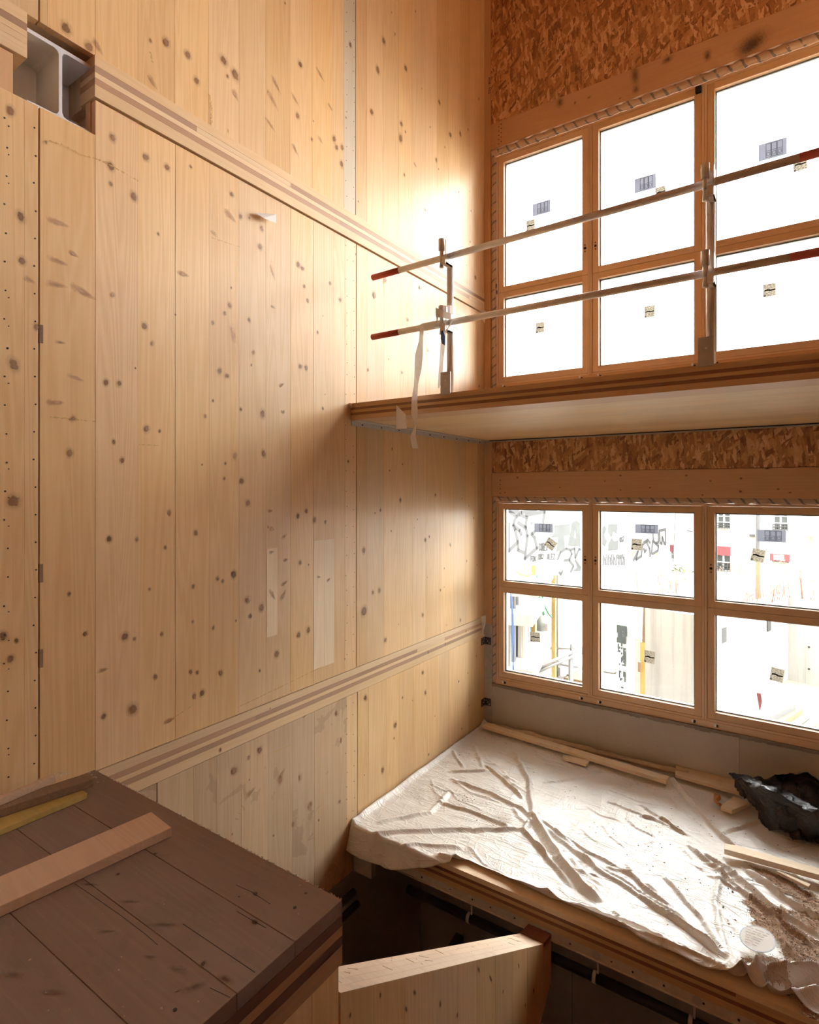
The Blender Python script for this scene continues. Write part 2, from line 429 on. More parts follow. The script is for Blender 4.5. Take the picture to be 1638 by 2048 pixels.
def box(name, x0, x1, y0, y1, z0, z1, mat, parent=None, ch=0.0, face=None):
    if not ch: return B().box(x0, x1, y0, y1, z0, z1).out(name, mat, parent)
    # chamfered on every edge: 24 vertices
    vs = []; lo = (x0, y0, z0); hi = (x1, y1, z1)
    idx = {}
    for sx in (0, 1):
        for sy in (0, 1):
            for sz in (0, 1):
                for a in range(3):
                    p = [(hi[i] - ch if sgn else lo[i] + ch) for i, sgn in enumerate((sx, sy, sz))]
                    p[a] = hi[a] if (sx, sy, sz)[a] else lo[a]
                    idx[(sx, sy, sz, a)] = len(vs); vs.append(p)
    fs = []
    for a in range(3):
        o1, o2 = [i for i in range(3) if i != a]
        for s_ in (0, 1):
            q = []
            for (p1, p2) in ((0, 0), (1, 0), (1, 1), (0, 1)):
                k = [0, 0, 0]; k[a] = s_; k[o1] = p1; k[o2] = p2; q.append(idx[(*k, a)])
            fs.append(q)
        for p1 in (0, 1):
            for p2 in (0, 1):
                k0 = [0, 0, 0]; k0[o1] = p1; k0[o2] = p2; k1 = list(k0); k1[a] = 1
                fs.append([idx[(*k0, o1)], idx[(*k1, o1)], idx[(*k1, o2)], idx[(*k0, o2)]])
    for sx in (0, 1):
        for sy in (0, 1):
            for sz in (0, 1): fs.append([idx[(sx, sy, sz, a)] for a in range(3)])
    o = mesh(name, vs, fs, mat, parent)
    import bmesh
    bm = bmesh.new(); bm.from_mesh(o.data); bmesh.ops.recalc_face_normals(bm, faces=bm.faces); bm.to_mesh(o.data); bm.free()
    return o
def board(name, A, Bp, width, z0, z1, mat, parent=None, ch=.002):
    """a board lying flat whose long front edge runs from A to Bp (xy), body to the left of A->Bp"""
    A, Bp = Vector((A[0], A[1], 0)), Vector((Bp[0], Bp[1], 0))
    d = (Bp - A); L = d.length; ang = math.atan2(d.y, d.x)
    o = box(name, -L / 2, L / 2, 0, width, 0, z1 - z0, mat, None, ch)
    n = Vector((-d.y, d.x, 0)).normalized()
    c = (A + Bp) / 2 + n * (width / 2) + Vector((0, 0, (z0 + z1) / 2))
    o.location = c - wl(parent); o.parent = parent; o.rotation_euler = (0, 0, ang); WL[o.name] = c
    return o

def decals(name, items, mat, parent, plane='x', d=.0012):
    """flush marks on a wall; items: (centre point, half width, half height, tilt)"""
    vs, fs, uv = [], [], []
    for k, (p, hw, hh, t) in enumerate(items):
        ax = Vector((0, 1, 0)) if plane == 'x' else Vector((1, 0, 0))
        up = Vector((0, 0, 1)) if plane != 'z' else Vector((0, 1, 0))
        nrm = {'x': Vector((1, 0, 0)), 'y': Vector((0, -1, 0)), 'z': Vector((0, 0, 1))}[plane]
        a = ax * math.cos(t) + up * math.sin(t); b = up * math.cos(t) - ax * math.sin(t)
        o_ = p + nrm * (d + .00002 * k)
        n = len(vs)
        vs += [o_ - a * hw - b * hh, o_ + a * hw - b * hh, o_ + a * hw + b * hh, o_ - a * hw + b * hh]
        fs.append((n, n + 1, n + 2, n + 3)); uv += [(0, 0), (1, 0), (1, 1), (0, 1)]
    return mesh(name, vs, fs, mat, parent, uv=uv)

# simple stroke lettering (unit box 0..1 x 0..1)
GL = {'A': [[(0, 0), (.5, 1), (1, 0)], [(.2, .4), (.8, .4)]], 'B': [[(0, 0), (0, 1), (.7, 1), (.8, .75), (.6, .52), (0, .52)], [(.6, .52), (.95, .25), (.7, 0), (0, 0)]],
      'C': [[(1, .85), (.6, 1), (.15, .8), (0, .5), (.15, .2), (.6, 0), (1, .15)]], 'D': [[(0, 0), (0, 1), (.6, 1), (1, .5), (.6, 0), (0, 0)]],
      'E': [[(1, 1), (0, 1), (0, 0), (1, 0)], [(0, .5), (.7, .5)]], 'F': [[(1, 1), (0, 1), (0, 0)], [(0, .5), (.7, .5)]], 'H': [[(0, 0), (0, 1)], [(1, 0), (1, 1)], [(0, .5), (1, .5)]],
      'I': [[(.5, 0), (.5, 1)]], 'K': [[(0, 0), (0, 1)], [(1, 1), (0, .5), (1, 0)]], 'L': [[(0, 1), (0, 0), (1, 0)]], 'O': [[(.5, 1), (.1, .8), (0, .5), (.1, .2), (.5, 0), (.9, .2), (1, .5), (.9, .8), (.5, 1)]],
      'P': [[(0, 0), (0, 1), (.8, .95), (1, .75), (.8, .5), (0, .45)]], 'R': [[(0, 0), (0, 1), (.8, .95), (1, .75), (.8, .52), (0, .48)], [(.4, .5), (1, 0)]],
      'T': [[(0, 1), (1, 1)], [(.5, 1), (.5, 0)]], 'U': [[(0, 1), (0, .25), (.3, 0), (.7, 0), (1, .25), (1, 1)]], 'Z': [[(0, 1), (1, 1), (0, 0), (1, 0)]], 'X': [[(0, 0), (1, 1)], [(0, 1), (1, 0)]],
      'N': [[(0, 0), (0, 1), (1, 0), (1, 1)]], 'M': [[(0, 0), (.1, 1), (.5, .4), (.9, 1), (1, 0)]], 'S': [[(1, .85), (.5, 1), (.1, .8), (.5, .52), (.9, .25), (.5, 0), (0, .15)]],
      '0': [[(.5, 1), (.1, .8), (0, .5), (.1, .2), (.5, 0), (.9, .2), (1, .5), (.9, .8), (.5, 1)]], '1': [[(.3, .8), (.6, 1), (.6, 0)]], '2': [[(0, .8), (.4, 1), (.9, .8), (.8, .5), (0, 0), (1, 0)]],
      '8': [[(.5, .52), (.1, .75), (.5, 1), (.9, .75), (.5, .52), (0, .25), (.5, 0), (1, .25), (.5, .52)]], '.': [[(.4, 0), (.6, .05)]], ' ': []}
def stroke(b, pts, wd, nrm, th=.002, mi=0):
    nrm = Vector(nrm).normalized()
    for p, q in zip(pts[:-1], pts[1:]):
        d = (q - p)
        if d.length < 1e-6: continue
        d.normalize(); s = d.cross(nrm) * wd / 2; e = d * wd * .3
        poly = [p - s - e, q - s + e, q + s + e, p + s - e]
        b.prism(poly, nrm * th, mi)
def lettering(b, text, org, ux, uy, nrm, wd, th=.002, mi=0, gap=.3):
    x = 0
    for ch in text:
        for st in GL.get(ch, []):
            stroke(b, [org + ux * (x + p[0]) + uy * p[1] for p in st], wd, nrm, th, mi)
        x += 1 + gap
    return b

# ================================================================== THE SETTING
Z_MEZ, Z_MEZ_B = 3.494, 3.356
LB0, LB1 = 1.076, 1.281
UB0, UB1 = 4.855, 5.078
Y_EDGE = -2.44

# ---- left wall: three storeys of cross-laminated panels with the floor slabs showing between them
wall = empty('wall_left', (0, -3, 0), 'tall spruce panel wall with two striped slab bands across it', 'wall', kind='structure')
def plank_row(bounds, z0, z1, gaps, mat='spruce_z', skip=None):
    for a, b in zip(bounds[:-1], bounds[1:]):
        g0 = .004 if a in gaps else .0003; g1 = .004 if b in gaps else .0003
        zz0, zz1 = z0, z1
        if skip: zz0, zz1 = skip(a, b, z0, z1)
        m_ = mat(a, b) if callable(mat) else mat
        pr = random.uniform(-.0007, .0007)
        box('plank', -.04, pr, a + g0, b - g1, zz0, zz1, m_, wall, .0007)
J1, J2 = -4.813, -2.373
left_ext = [-8.9 + .2355 * i for i in range(17)]
mid = [x for x in left_ext if x < -5.05] + [-4.99, -4.879, J1, -4.54, -4.304, -4.068, -3.83, -3.595, -3.361, -3.125, -2.889, -2.658, -2.517, J2, -2.228, -1.983, -1.734, -1.525, -1.284, -1.015, -.734, -.455, -.179, -.002]
def mid_skip(a, b, z0, z1):
    return (z0, 4.66) if b <= -4.5 and a > -5.0 else (z0, z1)
plank_row(mid, LB1 + .003, UB0 - .009, (J1, J2), skip=mid_skip)
upm = [x for x in left_ext if x < -5.05] + [-5.0, J1, -4.776, -4.54, -4.305, -4.07, -3.834, -3.595, -3.364, -3.132, -2.903, -2.664, -2.53, -2.38, -2.235, -1.998, -1.758, -1.538, -1.302, -1.074, -.841, -.6, -.36, -.12, -.002]
plank_row(upm, UB1 + .002, 9.2, (J1, -2.38), mat=lambda a, b: 'joint_strip' if abs(a + 2.53) < .01 else 'spruce_z')
lowm = [x for x in left_ext if x < -5.05] + [-5.0, -4.776, -4.54, -4.186, -3.941, -3.77, -3.575, -3.341, -3.107, -2.875, -2.498, -2.356, -2.207, -1.945, -1.75, -1.508, -1.265, -1.034, -.83, -.397, -.104, -.002]
plank_row(lowm, -.40, LB0 - .004, (-4.186, -2.356), mat=lambda a, b: 'weathered' if b < -2.4 else 'spruce_z')
# slab bands: five lamellas each, the cross layers cut into short pieces
def band(z0, z1, y0, y1, front, seg):
    h = z1 - z0; zs = [0, .30, .45, .59, .74, 1.0]
    for i in range(5):
        a, b = z0 + h * zs[i], z0 + h * zs[i + 1]
        if i in (1, 3):
            y = y0; k = 0
            while y < y1 - .01:
                L = min(random.uniform(.5, 1.3), y1 - y)
                pale = random.random() < .05
                box('lamella', -.14, front - .0008, y + .0004, y + L - .0004, a + .0004, b - .0004, 'band_light_y' if pale and k else 'band_dark_y', wall); y += L; k += 1
        else: box('lamella', -.14, front, y0, y1, a + .0004, b - .0004, 'band_light_y', wall, .001)
band(UB0, UB1, -4.55, -.03, .014, 1)
band(UB0, UB1, -8.9, -4.871, .014, 1)
band(LB0, LB1, -4.60, -.03, .005, 1)
# structure behind the boards, leaving the pocket free
bb = B()
bb.box(-.34, -.041, -9, .0, -.4, LB0 - .004).box(-.34, -.141, -9, .0, LB0 - .004, LB1)
bb.box(-.34, -.041, -9, .0, LB1, 4.655).box(-.34, -.041, -9, -4.93, 4.655, 4.85).box(-.34, -.041, -4.49, 0, 4.655, 4.85)
bb.box(-.34, -.141, -9, -4.88, 4.85, UB1).box(-.34, -.141, -4.54, 0, 4.85, UB1).box(-.34, -.041, -9, 0, UB1 + .002, 9.2)
bb.box(-.34, -.30, -4.93, -4.49, 4.655, UB1)
bb.out('backing', 'weathered', wall)
box('pocket_lining', -.298, -.285, -4.93, -4.49, 4.655, UB1, 'white_paint', wall)
box('pocket_stud', -.09, -.042, -4.545, -4.503, 4.66, UB0 - .002, 'stud', wall)
box('pocket_stud', -.05, -.004, -5.03, -4.925, 4.662, UB0 - .004, 'stud', wall)
# the paler finger-jointed piece let into one board, with its dark pith line
p0, p1 = at_x(627, 1082), at_x(668, 1325)
box('plank', -.01, .0012, p0.y, (p0.y + p1.y) / 2 - .001, p1.z, p0.z, 'spruce_pale', wall)
box('plank', -.01, .0012, (p0.y + p1.y) / 2 + .001, p1.y, p1.z, p0.z, 'spruce_pale', wall)
p0, p1 = at_x(533, 1098), at_x(581, 1262)
box('plank', -.01, .0010, p0.y, p0.y + .10, p1.z, p0.z, 'spruce_pale', wall)

KN = [(27, 729, 15), (27, 1002, 17), (21, 1318, 11), (6, 1272, 11), (33, 1281, 6), (41, 433, 13), (44, 522, 10), (21, 222, 11), (73, 654, 8), (139, 906, 11), (212, 765, 11), (238, 767, 8), (289, 652, 9), (304, 687, 7), (227, 884, 7), (244, 921, 8),
      (293, 858, 10), (319, 862, 6), (218, 1078, 10), (273, 1079, 7), (330, 1095, 6), (338, 1025, 7), (138, 1188, 6), (170, 1268, 8), (249, 1273, 13), (323, 1268, 6), (391, 1066, 9), (386, 1173, 7), (381, 1344, 7), (394, 1345, 6), (388, 1392, 8),
      (225, 276, 10), (221, 333, 11), (221, 368, 6), (267, 393, 12), (292, 315, 10), (334, 335, 10), (316, 468, 5), (381, 334, 5), (393, 162, 10), (447, 121, 12), (470, 150, 14), (600, 129, 9), (595, 232, 8), (668, 278, 9), (673, 295, 8), (684, 295, 8),
      (683, 328, 9), (463, 389, 8), (481, 433, 8), (523, 457, 9), (520, 494, 9), (459, 611, 8), (449, 627, 7), (498, 640, 8), (439, 742, 8), (454, 752, 8), (596, 529, 9), (605, 537, 7), (660, 567, 7), (680, 600, 8), (600, 733, 8), (612, 736, 8), (481, 819, 7),
      (525, 828, 13), (645, 817, 6), (502, 730, 4), (608, 573, 6), (615, 601, 6), (470, 912, 9), (450, 927, 5), (448, 957, 6), (483, 962, 10), (527, 907, 11), (495, 1006, 10), (467, 1149, 12), (445, 1162, 6), (435, 1158, 6), (494, 1200, 10), (523, 1215, 13),
      (500, 1232, 8), (595, 1032, 10), (612, 1022, 9), (600, 1125, 8), (597, 1269, 8), (616, 1260, 9), (629, 1040, 9), (650, 1044, 6), (727, 1101, 9), (728, 1222, 15), (745, 1185, 7), (758, 1181, 8), (265, 1418, 15), (207, 1432, 9), (310, 1353, 7), (553, 1308, 11),
      (404, 1386, 10), (389, 1389, 8), (441, 1346, 8), (519, 1500, 10), (468, 1541, 12), (497, 1515, 6), (672, 1426, 7), (132, 57, 13), (178, 95, 11), (332, 85, 12), (375, 110, 10), (300, 82, 6), (392, 160, 9), (767, 82, 8), (700, 90, 7), (811, 137, 8), (755, 140, 9), (878, 205, 7),
      (802, 248, 7), (801, 277, 10), (743, 224, 8), (900, 270, 8), (920, 268, 7), (872, 320, 6), (808, 350, 6), (770, 560, 10), (748, 590, 11), (815, 640, 6), (855, 700, 7), (840, 575, 8), (950, 555, 6), (735, 740, 6), (803, 745, 6), (765, 1540, 8), (790, 1450, 9), (850, 1385, 7),
      (730, 1395, 8), (845, 1345, 6), (560, 1560, 11), (620, 1610, 9), (600, 1555, 8), (585, 1648, 6), (800, 1000, 6), (850, 1080, 7), (770, 1280, 8), (845, 1230, 6), (900, 1090, 6), (880, 1180, 5), (760, 1020, 6), (920, 1240, 6), (870, 990, 5)]
items = []
for (x, y, r_) in KN:
    p = at_x(x, y); sc = (p - CAM).length / F_PX
    if any((p - q[0]).length < .035 for q in items): continue
    items.append((p, r_ * .85 * sc * random.uniform(.9, 1.15), r_ * 1.05 * sc * random.uniform(.9, 1.2), random.uniform(-.3, .3)))
for i in range(150):            # small pin knots strewn at random
    p = Vector((0, random.uniform(-4.95, -.06), random.uniform(-.2, 8.3)))
    r_ = random.uniform(.008, .02)
    if any((p - q[0]).length < .06 for q in items): continue
    items.append((p, r_, r_ * 1.3, 0))
k_ = decals('knot_marks', items, 'knot', wall, d=.0022); k_['kind'] = 'stuff'
FLM = [(116, 446, 20, 7, 0), (114, 522, 19, 6, -.1), (115, 570, 19, 7, .05), (147, 508, 10, 5, -.4), (165, 584, 25, 8, -.3), (59, 560, 10, 6, -.3), (365, 548, 15, 7, 0), (121, 685, 10, 4, 0), (112, 805, 18, 6, .1), (150, 755, 16, 5, -.3), (543, 1058, 11, 7, -.3), (568, 1073, 12, 6, .5),
       (543, 1104, 11, 5, 0), (571, 1120, 10, 5, .2), (545, 1190, 20, 6, -1.0), (569, 1166, 13, 5, .4), (566, 1190, 18, 7, .9), (637, 1154, 9, 5, -.2), (657, 1159, 10, 5, .4), (540, 1022, 10, 5, 0), (466, 670, 24, 6, -1.3), (545, 545, 20, 5, -1.1), (545, 614, 10, 4, -.2), (563, 770, 12, 5, .5),
       (460, 432, 20, 8, -.5), (428, 467, 12, 5, -.5), (338, 1440, 14, 6, 0), (545, 200, 26, 7, -.8), (552, 170, 22, 6, -.8), (590, 200, 18, 6, -.6), (640, 150, 20, 6, -.6), (660, 215, 12, 5, -.6), (590, 300, 18, 6, -.8), (470, 190, 16, 8, -.9), (540, 250, 20, 6, -.5), (830, 330, 12, 5, -.5), (850, 420, 12, 5, -.3), (640, 280, 14, 6, -.6), (305, 165, 14, 6, -.8), (285, 250, 10, 5, -.5), (500, 1585, 16, 8, .4), (562, 1548, 18, 8, .7), (610, 1430, 10, 5, .3), (205, 1340, 12, 5, 0), (195, 95, 16, 8, -.8)]
decals('branch_marks', [(at_x(x, y), a * .0030, b * .0046, t) for (x, y, a, b, t) in FLM], 'flame', wall, d=.0030)['kind'] = 'stuff'
gl = []
for (pts, hw) in (([(98, 282), (130, 292), (160, 310), (190, 318), (215, 328), (245, 345), (275, 362)], .011), ([(100, 834), (145, 838), (188, 843)], .008), ([(278, 889), (315, 891)], .006), ([(418, 190), (421, 215), (422, 255)], .022), ([(455, 258), (456, 268)], .014), ([(134, 48), (137, 66)], .03), ([(300, 105), (304, 125)], .014), ([(423, 476), (478, 494)], .006), ([(345, 1436), (385, 1410)], .006), ([(480, 1412), (640, 1335)], .008), ([(545, 1505), (580, 1490)], .010)):
    for a, b in zip(pts[:-1], pts[1:]):
        p, q = at_x(*a), at_x(*b); d = q - p
        gl.append(((p + q) / 2, d.length / 2 * 1.05, hw, math.atan2(d.z, d.y)))
decals('glue_marks', gl, 'glue', wall, d=.0040)['kind'] = 'stuff'
# nail holes beside the panel joints
nb = B()
def nail(y, z, r_=.0035):
    nb.tube((-.001, y, z), (.0026, y, z), r_, 6)
z = -.2
while z < 8.8:
    for (y, s) in ((-2.50, .8), (-2.405, .8)):
        if not (LB0 - .03 < z < LB1 + .03 or UB0 - .03 < z < UB1 + .03 or abs(z - 3.43) < .12):
            nail(y + random.uniform(-.012, .012), z + random.uniform(-.03, .03), .003)
    if z < 4.6:
        nail(-4.955 + random.uniform(-.01, .01), z, .0042); nail(-4.832 + random.uniform(-.006, .006), z + .02, .0042)
        if random.random() < .5: nail(-4.945, z - .03, .003)
    z += .135
nb.out('nail_holes', 'black', wall)['kind'] = 'stuff'
for zz in (2.32, 1.9, 3.5): box('joint_slot', -.02, .0016, -4.812, -4.795, zz, zz + .09, 'old_board', wall)
WL_LOW = box('wall_basement', -.34, -.02, -9, .3, -3.2, -.40, 'dark_concrete'); tag(WL_LOW, 'dark grey basement wall under the spruce boards', 'wall', kind='structure')

# ---- steel beam end in the pocket
stb = empty('steel_beam', (-.03, -4.70, 4.66), 'end of a grey painted steel beam set in the wall pocket', 'beam')
ib = B().box(-.28, -.03, -4.70 - .155, -4.70 + .15, 5.018, 5.037).box(-.28, -.03, -4.708, -4.692, 4.684, 5.018).box(-.28, -.03, -4.855, -4.55, 4.665, 4.684)
for sy in (-1, 1):              # root fillets
    for zz, sz in ((5.018, -1), (4.684, 1)):
        y_ = -4.70 + sy * .008
        ib.prism([(-.28, y_, zz), (-.28, y_ + sy * .022, zz), (-.28, y_ + sy * .007, zz + sz * .007), (-.28, y_, zz + sz * .022)], (.25, 0, 0))
ib.out('beam_body', 'beam_paint', stb)
B().box(-.284, -.28, -4.84, -4.56, 4.70, 5.0).out('end_plate', 'white_paint', stb)

# ---- window wall
ww = empty('wall_right', (2, 0, 0), 'window wall of strand board and timber headers above a concrete plinth', 'wall', kind='structure')
UW0, UW1, LW0, LW1 = 4.0, 6.668, .578, 2.645
WX = [.15, 1.24, 2.33, 3.42]
XR = 7.4
box('corner_stud', .0, .080, 0.0, .14, 3.36, 9.2, 'stud', ww, .002)
box('corner_stud', .0, .095, 0.0, .14, 1.20, 3.36, 'stud', ww, .002)
box('corner_stud', .0, .10, 0.0, .14, -.4, 1.20, 'steel_plate', ww, .002)
box('side_stud', .084, .15 - .01, .012, .16, UW0 - .4, UW1 + .1, 'stud', ww)
box('side_stud', .099, .15 - .01, .012, .16, LW0 - .05, LW1 + .06, 'stud', ww)
XI = 3.60
ux = [.082, 1.136, 2.237, 3.34, XI]
for a, b in zip(ux[:-1], ux[1:]): box('strand_board', a + .0012, b - .0012, 0.0, .022, 7.065, 9.2, 'osb', ww, .001)
lx = [.099, 2.52, XI]
for a, b in zip(lx[:-1], lx[1:]): box('strand_board', a + .0012, b - .0012, 0.0, .022, 2.98, 3.34, 'osb', ww, .001)
box('header_beam', .083, XI, -.004, .14, 6.765, 7.062, 'beam', ww, .002)
box('header_beam', .100, XR, -.004, .14, 2.70, 2.976, 'beam', ww, .002)
ob = B().box(-.3, XI, .145, .20, UW1 + .03, 9.25).box(-.3, XI, .145, .20, LW1 + .03, UW0 - .03).box(-.3, .145, .145, .20, LW0 - .03, UW1 + .03).box(-.3, XR, .145, .20, -.4, LW0 - .03)
ob.box(3.425, XR, .165, .20, LW0 - .03, 5.12).box(3.425, XI, .165, .20, 5.12, UW1 + .03).box(7.2, XR, .165, .20, 5.12, 9.25).box(XI, 7.2, .165, .20, 6.75, 9.25).box(XI, 4.1, .165, .20, 5.12, 6.75)  # leaves an unseen bay open, sized for its light on the upper wall
ob.out('outer_cladding', 'weathered', ww)
# seal tubes round the frames
def seal(p, q, r_, flat):
    p, q = Vector(p), Vector(q); L = (q - p).length; n = 10; N = max(2, int(L / .05))
    d = (q - p).normalized(); nrm = Vector((0, -1, 0)); s = d.cross(nrm)
    vs, fs, uv = [], [], []
    for i in range(N + 1):
        c_ = p + d * (L * i / N); rr = r_ * (1 + .12 * math.sin(i * 1.9) + .06 * math.sin(i * 4.7))
        for k in range(n):
            t = 2 * math.pi * k / n
            vs.append(c_ + s * math.cos(t) * rr + nrm * math.sin(t) * rr * flat)
    for i in range(N):
        for k in range(n):
            fs.append((i * n + k, i * n + (k + 1) % n, (i + 1) * n + (k + 1) % n, (i + 1) * n + k))
            uv += [(i * .05, k / n * 2), (i * .05, (k + 1) / n * 2), ((i + 1) * .05, (k + 1) / n * 2), ((i + 1) * .05, k / n * 2)]
    return mesh('seal_strip', vs, fs, 'seal', ww, smooth=True, uv=uv)
seal((.095, .012, UW1 + .048), (3.42, .012, UW1 + .048), .042, .75)
seal((.118, .012, UW0 - .1), (.118, .012, UW1 + .055), .030, .8)
seal((.10, .014, LW1 + .030), (3.42, .014, LW1 + .030), .030, .3)
seal((.122, .014, LW0 - .05), (.122, .014, LW1 + .05), .025, .55)
# plinth, sills and the wall beyond the frame
box('sill_timber', .13, XR, .006, .14, .515, LW0 - .001, 'larch_x', ww, .002)
box('sill_timber', .13, XR, .006, .14, Z_MEZ + .004, UW0 - .001, 'beam', ww, .002)
for a, b in ((.10, 2.62), (2.622, 5.2), (5.202, XR)): box('plinth_block', a, b, -.002, .2, -.4, .497, 'concrete', ww, .002)
mb = B()
x = .10
while x < 3.7:                  # ragged mortar bed on the plinth
    l_ = random.uniform(.02, .05); h_ = .014 + .022 * abs(mnoise.noise(Vector((x * 5, 0, 2)))) + random.uniform(0, .006)
    mb.prism([(x, -.010, .512), (x, -.010, .500 - h_), (x + l_ * .6, -.010, .500 - h_ * random.uniform(.8, 1)), (x + l_ + .004, -.010, .500 - h_ * random.uniform(.8, 1.05)), (x + l_ + .004, -.010, .512)], (0, .02, 0)); x += l_
mb.box(.10, XR, -.02, .02, .503, .516)
mb.out('mortar_bed', 'mortar', ww)['kind'] = 'stuff'
box('wall_stud', 3.435, 3.60, .0, .16, .58, 2.70, 'stud', ww); box('wall_stud', 3.435, 3.60, .0, .16, 3.5, 6.765, 'stud', ww)
# nail dots on the headers
nb = B()
for (x0, z0, n_, dx) in ((.205, 6.80, 5, .018), (.205, 2.74, 4, 0)):
    for i in range(n_):
        for s in (0, 1) if dx else (0,):
            nb.tube((x0 - dx + s * .03, .0, z0 + i * .05 + s * .02), (x0 - dx + s * .03, -.007, z0 + i * .05 + s * .02), .006, 6)
nb.out('nail_holes', 'black', ww)['kind'] = 'stuff'
hb = B()
lettering(hb, 'A08.102', Vector((.052, -.0004, at_y(972, 158).z)), Vector((0, 0, -.021)), Vector((.026, 0, 0)), (0, -1, 0), .0045, .0012, gap=.35)
hb.out('handwritten_mark', 'ink', ww)
# stains on the upper header
M['stain'] = decal('dark_stain', (.14, .085, .06), (.20, .13, .09), 'stain')
decals('stain_marks', [(at_y(x, y, -.006), a, b, t) for (x, y, a, b, t) in ((1270, 150, .06, .16, .1), (1272, 180, .05, .06, 0), (1505, 85, .20, .13, .3), (1500, 95, .14, .07, .3), (1120, 205, .06, .08, 0), (1150, 206, .02, .03, 0), (1335, 120, .08, .05, .2), (1415, 110, .05, .08, 0), (1178, 195, .03, .02, .3), (1240, 197, .02, .015, 0))], 'stain', ww, plane='y', d=.001)
bk = [(at_y(x, y, -.004), a, b, 0) for (x, y, a, b) in ((1035, 955, .02, .015), (1120, 975, .016, .012), (1241, 951, .02, .016), (1241, 1000 - 20, .016, .012), (1300, 975, .015, .012), (1373, 951, .018, .014), (1421, 962, .014, .012), (1481, 983, .024, .018), (1535, 937, .03, .014), (1482, 957, .02, .016), (1210, 962, .016, .012), (1010, 985, .014, .012), (1556, 978, .016, .014), (1405, 990, .016, .012), (1580, 985, .02, .012))]
decals('knot_marks', bk, 'knot', ww, plane='y', d=.001)['kind'] = 'stuff'

# ---- windows: three upper, three lower; each a frame with two sashes
def sash(win, x0, x1, z0, z1, name='sash'):
    sw = .064
    s = empty(name, ((x0 + x1) / 2, .02, z0), parent=win)
    for (a, b) in ((x0, x0 + sw), (x1 - sw, x1)): box('stile', a, b, .016, .09, z0, z1, 'larch_z', s, .0015)
    for (a, b) in ((z0, z0 + sw), (z1 - sw, z1)): box('rail', x0 + sw, x1 - sw, .017, .09, a, b, 'larch_x', s, .0015)
    a0, a1, c0, c1 = x0 + sw, x1 - sw, z0 + sw, z1 - sw
    box('pane', a0 - .005, a1 + .005, .0605, .0635, c0 - .005, c1 + .005, 'glass', s)
    g = B(); t = .012
    g.box(a0, a0 + t, .066, .082, c0, c1).box(a1 - t, a1, .066, .082, c0, c1).box(a0 + t, a1 - t, .066, .082, c0, c0 + t).box(a0 + t, a1 - t, .066, .082, c1 - t, c1)
    g.out('glazing_spacer', 'spacer', s)
    g = B(); t = .03
    g.box(a0 - .03, a0, .09, .14, c0 - .03, c1 + .03).box(a1, a1 + .03, .09, .14, c0 - .03, c1 + .03).box(a0, a1, .09, .14, c0 - .03, c0).box(a0, a1, .09, .14, c1, c1 + .03)
    g.out('outer_trim', 'alu', s)
    return s
def sticker_rect(s, c, wh, big, tilt=0.0):
    w_ = (at_y(c[0] + wh[0] / 2, c[1], .058) - at_y(c[0] - wh[0] / 2, c[1], .058)).x
    h_ = (at_y(c[0], c[1] - wh[1] / 2, .058) - at_y(c[0], c[1] + wh[1] / 2, .058)).z
    P = at_y(*c, .058); cx, cz = P.x, P.z
    b = B(); Y = .0585
    ex = Vector((math.cos(tilt), 0, math.sin(tilt))); ez = Vector((-math.sin(tilt), 0, math.cos(tilt)))
    c = Vector((cx, Y, cz))
    b.prism([c - ex * w_ / 2 - ez * h_ / 2, c + ex * w_ / 2 - ez * h_ / 2, c + ex * w_ / 2 + ez * h_ / 2, c - ex * w_ / 2 + ez * h_ / 2], (0, .0015, 0), 0)
    N = (0, -1, 0)
    def S(pts, wd): stroke(b, [c + ex * (u - .5) * w_ + ez * (v - .5) * h_ for u, v in pts], wd, N, .0008, 1)
    if big:
        for u in (.27, .47, .67):
            S([(u, .12), (u + .17, .12), (u + .17, .92), (u, .92), (u, .12)], .004)
            S([(u, .5), (u + .17, .5)], .003); S([(u + .03, .22), (u + .14, .22), (u + .14, .4), (u + .03, .4), (u + .03, .22)], .003)
        return b.out('sticker', ['sticker_grey', 'sticker_ink'], s)
    for v in (.92, .84, .74, .66, .34, .26, .17, .09):
        u = .06
        while u < .9:
            l_ = random.uniform(.06, .2); S([(u, v), (min(.94, u + l_), v)], .0035); u += l_ + random.uniform(.05, .2)
    S([(.15, .5), (.5, .52), (.55, .46), (.9, .5)], .012); S([(.12, .42), (.35, .58), (.5, .44)], .006)
    S([(.08, .05), (.18, .05), (.18, .15), (.08, .15), (.08, .05)], .004)
    return b.out('sticker', ['sticker_paper', 'ink'], s)
def handle_hole(s, x, z):
    b = B()
    b.tube((x, .0165, z), (x, .013, z), .013, 12)
    for dz in (-.035, .035): b.tube((x, .0165, z + dz), (x, .013, z + dz), .007, 8)
    b.out('handle_hole', 'black', s)
WINLAB = {(0, 0): 'upper window beside the left wall, leftmost of three', (0, 1): 'upper window in the middle, black block at its top corner', (0, 2): 'upper window cut off by the right edge, behind the second guard post',
          (1, 0): 'lower window beside the left wall, looking on the striped scaffold site', (1, 1): 'lower middle window, yellow prop and bitumen strip seen through it', (1, 2): 'lower window at the right edge, cream building seen through it'}
